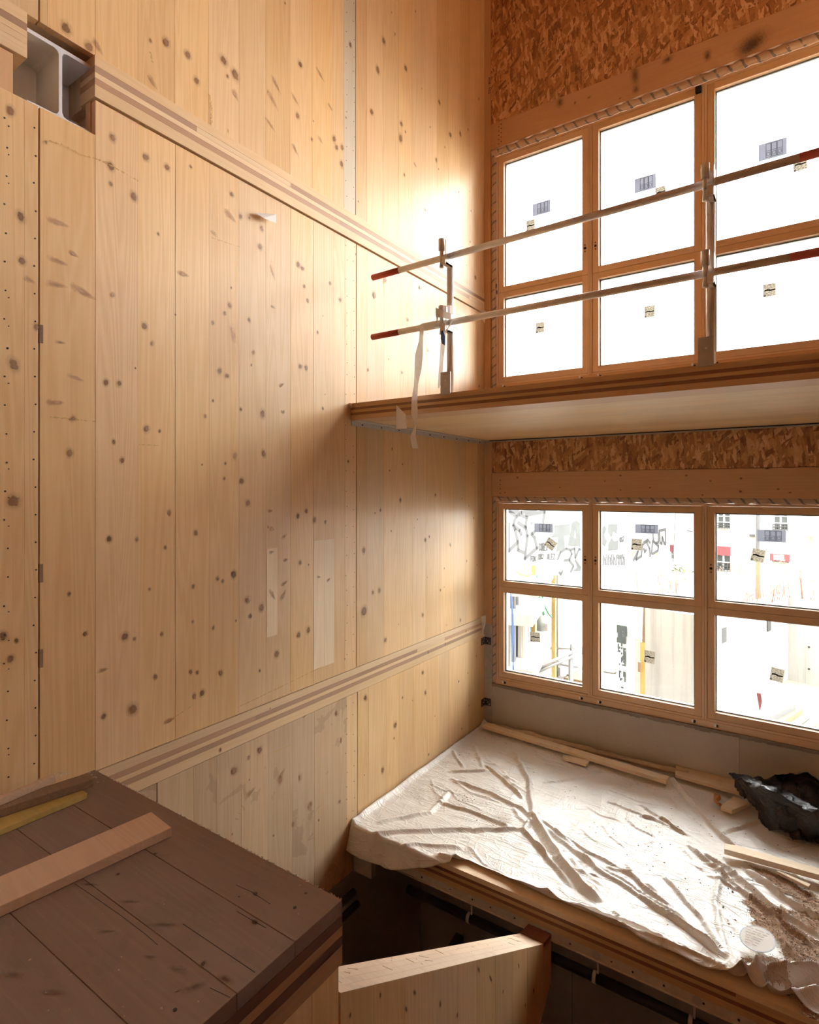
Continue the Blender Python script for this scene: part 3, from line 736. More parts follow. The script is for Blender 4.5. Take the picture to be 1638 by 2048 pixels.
ST = {(0, 0): (((1083, 416), (36, 25), 1, 0), ((1061, 451), (17, 22), 0, 0), ((1080, 655), (17, 21), 0, 0)),
      (0, 1): (((1290, 367), (43, 29), 1, 0), ((1321, 384), (21, 22), 0, .05), ((1299, 623), (21, 23), 0, 0)),
      (0, 2): (((1545, 299), (57, 34), 1, 0), ((1600, 328), (28, 26), 0, .05), ((1539, 580), (26, 26), 0, 0)),
      (1, 0): (((1087, 1056), (37, 18), 1, 0), ((1101, 1088), (21, 20), 0, -.6), ((1070, 1274), (20, 19), 0, .05)),
      (1, 1): (((1293, 1058), (46, 18), 1, 0), ((1273, 1089), (21, 23), 0, -.06), ((1299, 1314), (22, 25), 0, -.05)),
      (1, 2): (((1543, 1072), (57, 24), 1, 0), ((1516, 1111), (27, 26), 0, -.2), ((1554, 1350), (27, 27), 0, -.15))}
wi = 1
for row, (z0, z1, zm) in enumerate(((UW0, UW1, 5.073), (LW0, LW1, 1.655))):
    for c_ in range(3):
        x0, x1 = WX[c_], WX[c_ + 1]
        win = empty('window_%d' % wi, ((x0 + x1) / 2, .02, z0), WINLAB[(row, c_)], 'window', kind='structure'); wi += 1
        f = .021; g = .0025
        for (a, b) in ((x0 + .0012, x0 + f), (x1 - f, x1 - .0012)): box('frame_stile', a, b, .008, .10, z0, z1, 'larch_z', win, .0015)
        for (a, b) in ((z0, z0 + f), (z1 - f, z1)): box('frame_rail', x0 + f, x1 - f, .010, .10, a, b, 'larch_x', win, .0015)
        B().box(x0 + .02, x0 + f + .012, .06, .10, z0 + .02, z1 - .02).box(x1 - f - .012, x1 - .02, .06, .10, z0 + .02, z1 - .02).box(x0 + f, x1 - f, .06, .10, zm - .01, zm + .01).out('gasket', 'black', win)
        up = sash(win, x0 + f + g, x1 - f - g, zm + .0015, z1 - f - g)
        lo = sash(win, x0 + f + g, x1 - f - g, z0 + f + g, zm - .0015)
        sl = ST[(row, c_)]
        sticker_rect(up, *sl[0][:2], 1, sl[0][3]); sticker_rect(up, *sl[1][:2], 0, sl[1][3]); sticker_rect(lo, *sl[2][:2], 0, sl[2][3])
        hz = 5.36 if row == 0 else 2.03
        if c_ == 0: handle_hole(up, x1 - .055, hz)
        elif c_ == 1: handle_hole(up, x0 + .055, hz)
        elif row == 1: handle_hole(up, x0 + .055, hz)
        if row == 0 and c_ == 1: box('corner_block', x1 - .075, x1 - .025, -.03, .014, z1 - .085, z1 - .03, 'black', up, .004)
        for cx in (x0 + .085, x1 - .11):
            cl = B().box(cx, cx + .018, -.02, .012, z0 - .034, z0 - .006).box(cx + .018, cx + .034, -.016, .012, z0 - .038, z0 - .020, 1)
            cl.out('fixing_clip', ['white_plastic', 'black'], win)

bl = B()
for (x, y) in ((993, 571), (994, 584)):
    p = at_y(x, y, .0079); bl.box(p.x - .006, p.x + .006, p.y - .0006, p.y, p.z - .022, p.z + .018)
bl.out('pen_mark', plain('blue_ink', (.06, .06, .28), .6), bpy.data.objects['window_1'])
# ---- mezzanine slab
mz = empty('mezzanine_floor', (3, -1.2, Z_MEZ_B), 'projecting timber mezzanine slab with striped edge under the guard rail', 'floor', kind='structure')
h = Z_MEZ - Z_MEZ_B
zs = [0, .27, .43, .59, .74, 1.0]
for i in range(5):
    a, b = Z_MEZ_B + h * zs[i] + .0003, Z_MEZ_B + h * zs[i + 1] - .0003
    if i in (1, 3):
        x = .008
        while x < XR:
            L = min(random.uniform(.5, 1.4), XR - x)
            box('lamella', x, x + L - .0006, -2.4535, -.01, a, b, 'edge_light_x' if random.random() < .1 and x > .3 else 'edge_dark_x', mz); x += L
    elif i == 0:
        ys = [-2.455, -2.22, -1.985, -1.75, -1.515, -1.28, -1.045, -.81, -.575, -.34, -.105, -.012]
        for y0, y1 in zip(ys[:-1], ys[1:]):
            box('plank', .008, XR, y0 + .0004, y1 - (.003 if abs(y1 + .81) < .01 else .0004), a, b, 'edge_light_x' if y0 == ys[0] else 'spruce_x', mz, .0008)
    else: box('lamella', .008, XR, -2.455, -.01, a, b, 'edge_light_x', mz, .0008)
box('lamella', .008, .03, -2.48, -2.455, Z_MEZ - h * .30, Z_MEZ - .001, 'edge_light_x', mz)
an = B().box(.001, .006, -2.44, -.001, Z_MEZ_B - .045, Z_MEZ_B - .001).box(.006, .075, -2.44, -.08, Z_MEZ_B - .007, Z_MEZ_B - .002)
an.out('bearing_angle', 'profile', mz)
an = B().box(.006, XR, -.006, -.001, Z_MEZ_B - .022, Z_MEZ_B - .001).box(.08, XR, -.05, -.006, Z_MEZ_B - .007, Z_MEZ_B - .002, 1)
an.out('bearing_angle', ['profile', 'black'], mz)
nb = B()
for i in range(9): nb.tube((.006, -2.3 + i * .27, Z_MEZ_B - .026), (.012, -2.3 + i * .27, Z_MEZ_B - .026), .006, 8)
nb.out('bolt_row', 'black', mz)['kind'] = 'stuff'

# ---- lower floor slab
fl = empty('floor', (3, -1.2, -.15), 'lower timber floor slab covered by plastic sheeting', 'floor', kind='structure')
h = .15; zs = [0, .27, .43, .59, .74, 1.0]
for i in range(5):
    a, b = -.15 + h * zs[i] + .0003, -.15 + h * zs[i + 1] - .0003
    if i in (1, 3):
        x = .03
        while x < XR:
            L = min(random.uniform(.6, 1.6), XR - x)
            box('lamella', x, x + L - .0006, Y_EDGE + .0015, -.01, a, b, 'edge_light_x' if random.random() < .12 else 'edge_dark_x', fl); x += L
    else: box('lamella', .03, XR, Y_EDGE, -.01, a, b, 'edge_light_x' if i < 4 else 'rough_board_x', fl, .0008)
pb = B().box(.45, XR, Y_EDGE + .004, Y_EDGE + .009, -.208, -.152).box(.45, XR, Y_EDGE - .010, Y_EDGE + .06, -.212, -.207)
pb.out('edge_profile', 'profile', fl)
nb = B(); x = .7
while x < 3.6:
    nb.tube((x, Y_EDGE + .004, -.178 + random.uniform(-.008, .008)), (x, Y_EDGE + .0015, -.178), .006, 8); x += random.uniform(.12, .28)
for x in (2.02, 2.60): nb.tube((x, Y_EDGE + .004, -.18), (x, Y_EDGE + .002, -.18), .028, 14, mi=1)
nb.out('profile_hole', ['black', 'steel_plate'], fl)['kind'] = 'stuff'
# joists and dark basement below
tag(box('basement_floor', -.3, XR, -9, .3, -3.3, -3.2, 'dark_concrete'), 'dark basement floor at the bottom of the stair void', 'floor', kind='structure')
tag(box('basement_wall_window', -.02, XR, .0, .3, -3.2, -.4, 'dark_concrete'), 'dark basement wall under the window side', 'wall', kind='structure')
db = empty('wall_basement_partition', (1.0, -1.3, -3.2), 'dark grey partition seen down the stair void', 'wall', kind='structure')
for i, (a, b) in enumerate(((-.02, .45), (.452, .70), (.702, 1.5), (1.502, 2.7), (2.702, 4.2), (4.202, XR))):
    box('panel', a, b, -1.35, -1.25, -3.2, -.152, 'dark_concrete', db, .002)
box('wall_basement_gusset', .08, .26, -2.50, -2.445, -.33, -.153, 'steel_plate').__setitem__('kind', 'structure')
tag(bpy.data.objects['wall_basement_gusset'], 'grey bracket block under the corner of the lower floor', 'wall')

# ---- landing slab in the foreground
Z_L = 1.295
ld = empty('landing_floor', (.9, -5.5, Z_L - .23), 'brown coated timber landing in the foreground with striped cut edge', 'floor', kind='structure')
ys = [-4.545, -4.78, -5.015, -5.25, -5.485, -5.72, -5.955, -6.19, -6.425, -6.66, -6.9]
for i, (y1, y0) in enumerate(zip(ys[:-1], ys[1:])):
    xe = 1.727 if y1 > -5.6 else 6.8
    box('plank', .004, xe - .001, y0 + .0008, y1 - .0008, Z_L - .055, Z_L - random.uniform(0, .0012), 'brown_x', ld, .0014)
lay = [(-.23, -.165, 'edge_light_y2'), (-.165, -.128, 'dk'), (-.128, -.095, 'lt'), (-.095, -.056, 'dk')]
M['land_lt'] = wood('landing_edge_light', (.46, .27, .15), (.34, .19, .10), 'Y', tint=.03)
M['land_dk'] = wood('landing_edge_dark', (.17, .085, .05), (.11, .055, .035), 'Y', ring=.2)
for (a, b, k) in lay:
    box('lamella', .004, 1.727, -5.6, -4.5455, Z_L + a + .0004, Z_L + b - .0004, 'land_dk' if k == 'dk' else 'land_lt', ld, .0006)
    box('lamella', .004, 6.8, -6.9, -5.6, Z_L + a + .0004, Z_L + b - .0004, 'land_dk' if k == 'dk' else 'land_lt', ld)
holes = B()
for (x, y) in ((590, 1815), (350, 2020)):
    p = at_z(x, y, Z_L); holes.tube((p.x, p.y, Z_L - .001), (p.x, p.y, Z_L + .0012), .006, 10)
holes.out('dowel_holes', 'black', ld)['kind'] = 'stuff'
M['landing_knot'] = decal('landing_knot', (.05, .03, .02), (.12, .075, .055), 'knot')
decals('knot_marks', [(at_z(x, y, Z_L), a, b, t) for (x, y, a, b, t) in ((511, 1788, .018, .014, 0), (509, 1845, .022, .017, 0), (310, 1708, .012, .009, .5), (236, 1749, .012, .012, .5), (612, 1787, .012, .009, 0), (478, 1794, .008, .006, 0), (406, 1928, .014, .02, .7))], 'landing_knot', ld, plane='z', d=.0012)['kind'] = 'stuff'
M['smudge'] = decal('dirt_smudge', (.135, .092, .07), (.165, .112, .088), 'stain')
decals('dirt_smudges', [(at_z(x, y, Z_L), a, b, t) for (x, y, a, b, t) in ((260, 1805, .06, .012, .5), (330, 1850, .08, .014, .6), (355, 1940, .05, .016, .4), (105, 1985, .05, .012, .5), (25, 1950, .05, .014, .5), (390, 1975, .05, .02, 1.0), (180, 1770, .05, .010, .5), (300, 1915, .03, .01, .5), (210, 1862, .05, .008, .6), (450, 1960, .04, .02, .2))], 'smudge', ld, plane='z', d=.002)['kind'] = 'stuff'
cr = B()
for pts in ([(472, 1770), (505, 1785), (540, 1808)], [(474, 1823), (500, 1838), (532, 1856)], [(150, 1768), (190, 1795), (240, 1830), (290, 1868), (315, 1890)], [(366, 1848), (510, 1945)], [(420, 1976), (460, 1995)]):
    stroke(cr, [at_z(x, y, Z_L - .0006) for x, y in pts], .0018, (0, 0, 1), .0008)
cr.out('crack', 'black', ld)

# wall below the landing and the sloping stair cheek
wb = empty('wall_under_landing', (1.7, -5.0, -3.2), 'upright spruce boards below the landing edge', 'wall', kind='structure')
for a, b in ((-6.6, -6.36), (-6.36, -6.12), (-6.12, -5.88), (-5.88, -5.64), (-5.64, -5.4), (-5.4, -5.16), (-5.16, -4.92), (-4.92, -4.70), (-4.70, -4.563)):
    box('plank', 1.60, 1.725, a + .0006, b - .0006, -3.2, Z_L - .232, 'spruce_z', wb, .001)
sc_ = empty('stair_cheek', (1.65, -3.5, -1.4), 'sloping pale timber stair side panel dropping towards the lower floor', 'stair')
def ztop(y): return .965 + (y + 4.555) * (-.142 - .965) / (4.555 - 2.583)
def zbot(y): return -.474 + (y - Y_EDGE) * .675
cuts = [-4.555, -4.36, -4.15, -3.93, -3.70, -3.50, -3.29, -3.06, -2.85, -2.70, -2.583, -2.445]
for a, b in zip(cuts[:-1], cuts[1:]):
    a_, b_ = a + .0006, b - .0006
    za, zb = (ztop(a_), ztop(b_)) if b < -2.5 else (-.165, -.19)
    pa = [(1.687, a_, -1.75 if a < -3.2 else zbot(a_)), (1.687, b_, -1.75 if b < -3.2 else zbot(b_)), (1.687, b_, zb - .002), (1.687, a_, za - .002)]
    B().prism(pa, (.04, 0, 0)).out('plank', 'spruce_z', sc_)
a, b = -4.555, -2.583
B().prism([(1.567, a, ztop(a) - .9), (1.567, b, ztop(b) - .6), (1.567, b, ztop(b) - .004), (1.567, a, ztop(a) - .004)], (.118, 0, 0)).out('core', 'weathered', sc_)
xs = [1.567, 1.607, 1.647, 1.687, 1.727]
for x0, x1 in zip(xs[:-1], xs[1:]):
    B().prism([(x0 + .0004, a, ztop(a) - .0035), (x0 + .0004, b, ztop(b) - .0035), (x0 + .0004, b, ztop(b)), (x0 + .0004, a, ztop(a))], (x1 - x0 - .0008, 0, 0)).out('top_lamella', 'endgrain', sc_)
B().hexa([(1.567, -2.583, -.20), (1.727, -2.583, -.20), (1.727, -2.445, -.20), (1.567, -2.445, -.20), (1.567, -2.583, -.138), (1.727, -2.583, -.138), (1.727, -2.445, -.166), (1.567, -2.445, -.166)]).out('end_block', 'red_block', sc_)
decals('knot_marks', [(at_x(x, y, 1.7272), a, b, t) for (x, y, a, b, t) in ((880, 2008, .014, .03, .1), (829, 1985, .014, .03, .5), (812, 2018, .012, .03, .5), (957, 1939, .012, .04, .5), (981, 1957, .012, .05, .5), (1037, 1931, .01, .03, .3), (1006, 1983, .012, .014, 0), (1067, 1981, .014, .03, .2), (1050, 2010, .01, .02, 0), (760, 1990, .01, .02, 0), (700, 2030, .012, .02, 0), (914, 2030, .016, .02, 0))], 'knot', sc_, d=.0012)['kind'] = 'stuff'
sb = B()                        # saw cuts on the sloping top
for i in range(26):
    y = random.uniform(-4.5, -2.7); x = random.uniform(1.575, 1.66)
    stroke(sb, [Vector((x, y, ztop(y))), Vector((x + random.uniform(.02, .05), y + random.uniform(-.02, .02), ztop(y)))], .003, (0, .49, .87), .0008)
sb.out('saw_marks', 'old_board', sc_)['kind'] = 'stuff'
# a dark stringer further down the void
st = B().prism([(.95, -2.75, -.62), (.95, -2.35, -.55), (.95, -2.2, -1.2), (.95, -3.1, -1.2)], (.06, 0, 0)).out('stair_stringer', 'black_pipe')
tag(st, 'dark triangular stair stringer down in the void', 'stair')

# ---- pipes under the lower floor
def pipe(a, b, r_, label, clamps):
    o = B().tube(a, b, r_, 14).out('pipe', 'black_pipe', None, True)
    tag(o, label, 'pipe'); return o
p1 = pipe((.55, -2.27, -.30), (XR, -2.27, -.30), .036, 'black insulated pipe under the lower floor, nearer the slab edge', 0)
p2 = pipe((.50, -2.33, -.41), (XR, -2.33, -.41), .032, 'black insulated pipe hanging lowest below the slab edge', 0)
p3 = pipe((.08, -3.6, -.50), (.08, -2.5, -.50), .030, 'black pipe on the basement wall, upper of two', 0)
p4 = pipe((.12, -3.6, -.58), (.12, -2.5, -.58), .028, 'black pipe on the basement wall, lower of two', 0)
hp0 = None
for i, x in enumerate((1.05, 1.98, 2.55, 3.1)):
    hg = empty('pipe_hanger', (x, -2.3, -.45), ('steel pipe hanger in the stair void beside the cheek', 'bright threaded pipe hanger just right of the cheek', 'bright pipe hanger in the middle of the slab edge', 'bright pipe hanger at the right frame edge')[i], 'hanger', 'pipe hangers under the slab')
    B().tube((x, -2.27, -.335), (x, -2.27, -.152), .006, 8).tube((x + .02, -2.33, -.44), (x + .02, -2.33, -.152), .006, 8).out('rod', 'steel', hg)
    for (yy, zz, rr) in ((-2.27, -.30, .040), (-2.33, -.41, .036)):
        B().tube((x - .012, yy, zz), (x + .012, yy, zz), rr, 14).out('clamp_ring', 'steel', hg, True)

# ---- the rest of the room, outside the picture, plus a slab added to block bay light
tag(box('light_block_floor', 3.75, XR, -7.5, .14, UB0, UB1, 'spruce_x'), 'unseen slab on the right, added to keep bay light off the lower wall', 'floor', kind='structure')
tag(box('ceiling', -.3, XR, -9, .2, 9.2, 9.3, 'osb'), 'strand board ceiling high above the frame', 'ceiling', kind='structure')
tag(box('wall_rear', -.3, XR, -9.2, -9, -3.2, 9.2, 'osb'), 'strand board wall behind the viewpoint', 'wall', kind='structure')
tag(box('wall_side', XR, XR + .2, -9, .2, -3.2, 9.2, 'osb'), 'strand board wall out of frame on the right', 'wall', kind='structure')

# ================================================================== THINGS IN THE ROOM
# ---- guard rail on the mezzanine
def guard_post(x, label):
    g = empty('guard_post', (x, -2.43, Z_MEZ), label, 'guard post', 'guard posts on the mezzanine edge')
    B().tube((x, -2.425, Z_MEZ + .002), (x, -2.425, Z_MEZ + 1.10), .0245, 16).out('tube', 'steel', g, True)
    B().box(x - .062, x + .020, -2.462, -2.450, Z_MEZ - .012, Z_MEZ + .155).out('base_plate', 'steel_plate', g)
    B().tube((x - .02, -2.462, Z_MEZ + .09), (x - .02, -2.466, Z_MEZ + .09), .006, 8).out('plate_bolt', 'steel', g)
    for zc in (4.49, 4.003):
        hk = B()
        hk.box(x - .004, x + .028, -2.53, -2.44, zc - .075, zc - .06).box(x + .022, x + .028, -2.53, -2.44, zc - .075, zc + .10)
        hk.box(x - .004, x + .028, -2.545, -2.537, zc - .075, zc - .02)
        hk.out('hook', 'steel', g)
        hx = x - .016
        B().tube((hx, -2.522, zc + .035), (hx, -2.522, zc + .115), .023, 14).tube((hx, -2.522, zc - .03), (hx, -2.522, zc + .035), .014, 12).tube((hx, -2.522, zc - .09), (hx, -2.522, zc - .03), .017, 12, .010).out('locking_sleeve', 'steel', g, True)
    return g
guard_post(.943, 'left steel guard post wrapped with white ribbon near the spruce wall')
guard_post(2.668, 'right steel guard post in front of the upper windows')
def guard_rail(zl, zr, xs, label, red_l, red_r):
    g = empty('guard_rail', (xs, -2.5, zl), label, 'guard rail', 'guard rail tubes of the mezzanine')
    zz = lambda x: zl + (zr - zl) * (x - xs) / (3.2 - xs)
    P = lambda x: (x, -2.5 - (.028 if 0 else 0), zz(x))
    yo = -2.476
    Q = lambda x: (x, yo, zz(x))
    B().tube(Q(xs + red_l), Q(red_r), .0225, 16).out('tube', 'steel', g, True)
    B().tube(Q(xs), Q(xs + red_l), .0235, 16).out('red_end', 'red_paint', g, True)
    B().tube(Q(xs - .001), Q(xs + .004), .0195, 16).out('end_cap', 'steel', g, True)
    B().tube(Q(red_r), Q(4.3), .0235, 16).out('red_end', 'red_paint', g, True)
    return g
guard_rail(4.478, 4.522, .256, 'upper guard rail tube with red painted ends', .26, 3.09)
guard_rail(4.002, 4.007, .252, 'middle guard rail tube with red ends and white ribbon', .265, 3.05)
def ribbon(b, pts, wv, th=.0015, mi=0):
    """pts: centre points with a width vector each"""
    n = len(pts); vs = []
    for p, wd in zip(pts, wv):
        p = Vector(p); wd = Vector(wd); vs += [p - wd, p + wd]
    off = Vector((0, -th, 0))
    k = len(vs); vs2 = vs + [v + off for v in vs]
    fs = []
    for i in range(n - 1):
        a = 2 * i
        fs += [(a, a + 1, a + 3, a + 2), (k + a, k + a + 2, k + a + 3, k + a + 1), (a, a + 2, k + a + 2, k + a), (a + 1, k + a + 1, k + a + 3, a + 3)]
    fs += [(0, k, k + 1, 1), (2 * n - 2, 2 * n - 1, k + 2 * n - 1, k + 2 * n - 2)]
    b.add(vs2, fs, mi); return b
rb = empty('webbing_ribbon', (.85, -2.53, 4.0), 'white webbing ribbon knotted round the left guard post, long end hanging', 'ribbon')
def yp(x, y, Y=-2.552): return at_y(x, y, Y)
b = B()
ctr = [(845, 650), (842, 680), (838, 710), (836, 740), (832, 770), (829, 800), (829, 830), (831, 852), (826, 872), (831, 897)]
wid = [5, 7, 8, 8, 7.5, 6, 6.5, 4, 6, 6]
ribbon(b, [yp(x, y, -2.552 - .006 * math.sin(i * 1.3)) for i, (x, y) in enumerate(ctr)], [(w_ * .0036, -.012 * math.sin(i * 2), 0) for i, w_ in enumerate(wid)])
b.out('hanging_end', 'ribbon', rb)
b = B()
ctr = [(889, 655), (886, 690), (883, 720), (881, 750), (878, 776)]
ribbon(b, [yp(x, y, -2.40) for x, y in ctr], [(.016, 0, 0), (.018, .006, 0), (.020, -.005, 0), (.018, 0, 0), (.010, 0, 0)])
b.out('short_end', 'ribbon', rb)
b = B()
for k in range(5):              # turns round the rail
    x = .735 + k * .036; c_ = Vector((x, -2.476, 4.004))
    n = 14; vs, fs = [], []
    for i in range(n):
        t = 2 * math.pi * i / n; r_ = .0265 + .004 * random.random()
        for dx in (-.02, .02): vs.append(c_ + Vector((dx + .012 * math.sin(t), math.cos(t) * r_, math.sin(t) * r_)))
    for i in range(n):
        a, q = 2 * i, 2 * ((i + 1) % n); fs.append((a, a + 1, q + 1, q))
    b.add(vs, fs)
vs, fs = [], []
n = 14
for i in range(n):              # loop round the post
    t = 2 * math.pi * i / n
    for dz in (-.028, .026): vs.append(Vector((.935 + math.cos(t) * .05, -2.455 + math.sin(t) * .085, 4.095 + dz + .014 * math.sin(t + .5))))
for i in range(n):
    a, q = 2 * i, 2 * ((i + 1) % n); fs.append((a, a + 1, q + 1, q))
b.add(vs, fs)
ribbon(b, [yp(902, 634), (.90, -2.56, 4.075), yp(876, 638), yp(868, 650), yp(858, 655), yp(846, 656)], [(.0, 0, .024), (0, 0, .026), (.006, 0, .022), (.012, 0, .016), (.01, 0, .018), (.004, 0, .012)])
ribbon(b, [yp(906, 640, -2.56), yp(897, 655, -2.57), yp(889, 668, -2.565), yp(885, 690, -2.56)], [(.012, 0, .006), (.012, 0, .006), (.010, 0, .004), (.006, 0, .002)])
b.out('wrapped_turns', 'ribbon', rb)
b = B()
ribbon(b, [yp(884, 662, -2.575), yp(886, 675, -2.58), yp(887, 689, -2.575)], [(.008, 0, .004), (.018, 0, .006), (.012, 0, -.008)])
b.out('blue_scrap', 'blue', rb)
pp = [at_y(x, y, -2.462) for x, y in ((793, 810), (801, 819), (811, 828), (813, 857), (792, 858))]
o = B().prism([p + Vector((0, -.004 * i % .009, 0)) for i, p in enumerate(pp)], (0, -.001, 0)).out('paper_tag', 'paper'); tag(o, 'torn white paper tag stuck on the mezzanine edge', 'paper')
o = B().add([at_x(510, 425, .03), at_x(552, 429, .04), at_x(552, 446, .05), at_x(527, 436, .055), at_x(545, 436, .003), at_x(510, 425, .028), at_x(552, 429, .038), at_x(552, 446, .048)], [(0, 3, 1), (3, 2, 1), (0, 4, 3), (5, 6, 3), (3, 6, 7)]).out('paper_scrap', 'paper')
tag(o, 'folded white paper scrap stapled on the spruce wall under the upper band', 'paper')
o = B().add([at_y(x, y, Y) for x, y, Y in ((928, 606, -.25), (944, 610, -.2), (958, 617, -.12), (972, 622, -.05), (970, 648, -.05), (965, 640, -.08), (962, 625, -.1), (940, 618, -.2))], [(0, 1, 7), (1, 2, 6, 7), (2, 3, 4, 5, 6)]).out('paper_scrap', 'ribbon')
tag(o, 'torn white tape dangling in the corner under the upper band', 'tape')
# membrane flap and brackets at the corner
fp = [(950, 1246), (958, 1236), (972, 1230), (971, 1248), (964, 1270), (950, 1285)]
o = B().prism([at_y(x, y, -.05 - .05 * (i % 3 == 1)) for i, (x, y) in enumerate(fp)], (.002, -.012, .003)).out('membrane_flap', 'paper'); tag(o, 'crumpled white membrane flap folded over the end of the lower band', 'membrane')
o = B().tube(at_y(955, 1253, -.07), at_y(955, 1253, -.10), .02, 12).out('washer', 'stone_quoin'); tag(o, 'round pinkish washer on the white membrane flap', 'washer')
for i, (y0, lab) in enumerate(((1272, 'upper galvanised angle bracket in the corner beside the plinth'), (1394, 'lower galvanised angle bracket in the corner beside the plinth'))):
    z0 = at_y(972, y0 + 16).z; br = empty('angle_bracket', (.03, -.02, z0), lab, 'bracket', 'corner angle brackets')
    B().box(.001, .006, -.09, -.001, z0, z0 + .085).box(.006, .085, -.006, -.001, z0, z0 + .085).out('plate', 'steel_dark', br)
    q = B()
    for k in range(3): q.tube((.006, -.07 + .025 * k, z0 + .02 + .022 * k), (.010, -.07 + .025 * k, z0 + .02 + .022 * k), .007, 8); q.tube((.025 + .02 * k, -.006, z0 + .06 - .02 * k), (.025 + .02 * k, -.010, z0 + .06 - .02 * k), .007, 8)
    q.out('screw', 'steel', br)

# ---- plastic sheet over the lower floor
def segd(px, py, a, b_):
    dx, dy = b_[0] - a[0], b_[1] - a[1]; L2 = dx * dx + dy * dy + 1e-9
    t = max(0, min(1, ((px - a[0]) * dx + (py - a[1]) * dy) / L2))
    return math.hypot(px - a[0] - t * dx, py - a[1] - t * dy), t
CRE = []
def crease(pts, h, w_, w2=None):
    q = [at_z(x, y, .03) for x, y in pts]
    CRE.append(([(p.x, p.y) for p in q], h, w_))
crease([(1028, 1502), (1058, 1560), (1064, 1600), (1066, 1628)], .042, .020)
crease([(1066, 1628), (1085, 1660), (1120, 1715), (1165, 1770), (1195, 1790)], .055, .030)
crease([(1062, 1632), (1050, 1660), (1085, 1700), (1140, 1765)], .03, .018)
crease([(972, 1528), (1010, 1560), (1045, 1592)], .028, .016)
crease([(905, 1555), (980, 1583), (1045, 1615), (1062, 1630)], .026, .022)
crease([(880, 1600), (960, 1625), (1018, 1650)], .022, .018)
crease([(900, 1540), (975, 1538)], .026, .016)
crease([(720, 1665), (800, 1660), (920, 1655), (1045, 1655)], .026, .022)
crease([(1068, 1632), (1150, 1700), (1250, 1760), (1360, 1830), (1440, 1905)], .022, .018)
crease([(1075, 1630), (1160, 1690), (1260, 1745), (1330, 1800)], .018, .015)
crease([(1110, 1655), (1190, 1730), (1300, 1800), (1430, 1890)], .020, .016)
crease([(1090, 1560), (1150, 1556), (1200, 1540)], .018, .018)
crease([(1220, 1600), (1270, 1620), (1340, 1650)], .016, .014)
crease([(1280, 1605), (1330, 1640), (1370, 1665)], .020, .012)
crease([(1345, 1555), (1390, 1610), (1440, 1665), (1480, 1700)], .040, .018)
crease([(1450, 1662), (1500, 1645), (1535, 1636)], .030, .012)
crease([(1400, 1700), (1470, 1745), (1560, 1820), (1638, 1870)], .036, .018)
crease([(1380, 1690), (1460, 1755), (1560, 1840), (1620, 1885)], .032, .016)
crease([(1500, 1740), (1580, 1800), (1638, 1830)], .04, .018)
crease([(1440, 1740), (1432, 1800), (1440, 1860), (1462, 1920)], .020, .020)
crease([(1280, 1790), (1370, 1850), (1445, 1905)], .025, .014)
crease([(1330, 1750), (1400, 1830), (1450, 1905)], .024, .014)
crease([(1545, 1820), (1560, 1860), (1575, 1900)], .04, .026)
crease([(905, 1500), (925, 1530)], .022, .016)
crease([(950, 1490), (965, 1530)], .022, .018)
crease([(740, 1700), (830, 1685), (920, 1690)], .018, .020)
crease([(760, 1640), (860, 1620), (900, 1580)], .018, .022)
crease([(1040, 1790), (1130, 1800), (1240, 1835), (1345, 1880)], .030, .020)
crease([(880, 1708), (960, 1740), (1060, 1785), (1180, 1835), (1300, 1880), (1420, 1925), (1480, 1960)], .055, .035)
crease([(1470, 1968), (1520, 1956), (1580, 1953), (1638, 1948)], .11, .040)
crease([(1510, 2000), (1580, 2004), (1640, 1985)], .07, .035)
crease([(1500, 1930), (1515, 1960), (1550, 2000)], .06, .03)
random.seed(21)
for i in range(60):
    x, y = random.uniform(.1, 3.3), random.uniform(-2.3, -.35); a = random.uniform(-.9, -.2) if random.random() < .7 else random.uniform(0, 3.1); L = random.uniform(.15, .55)
    CRE.append(([(x, y), (x + L * .5 * math.cos(a), y + L * .5 * math.sin(a)), (x + L * math.cos(a + .2), y + L * math.sin(a + .2))], random.uniform(.005, .014), random.uniform(.008, .016)))
CB = []
for pts, h_, w_ in CRE:
    xs_ = [p[0] for p in pts]; ys_ = [p[1] for p in pts]
    CB.append((min(xs_) - 3 * w_, max(xs_) + 3 * w_, min(ys_) - 3 * w_, max(ys_) + 3 * w_))
def sheet_h(x, y):
    h_ = .012 + .010 * mnoise.noise(Vector((x * 3, y * 3, 1))) + .006 * mnoise.noise(Vector((x * 9, y * 9, 4)))
    cx = x + .015 * mnoise.noise(Vector((x * 6, y * 6, 9))); cy = y + .015 * mnoise.noise(Vector((x * 6, y * 6, 19)))
    for (pts, hh, w_), bb_ in zip(CRE, CB):
        if not (bb_[0] < cx < bb_[1] and bb_[2] < cy < bb_[3]): continue
        best = 9; tt = 0; n = len(pts) - 1
        for i in range(n):
            d_, t = segd(cx, cy, pts[i], pts[i + 1])
            if d_ < best: best = d_; tt = (i + t) / n
        fade = min(1, 5 * min(tt + .12, 1.12 - tt))
        u = best / w_
        if u < 3: h_ += hh * max(0, fade) * (.45 * math.exp(-u * u) + .55 * math.exp(-1.7 * u) - .10 * math.exp(-(u - 1.8) ** 2 * 3))
    return max(.004, h_)
NX, NY = 360, 240
vs, fs = [], []
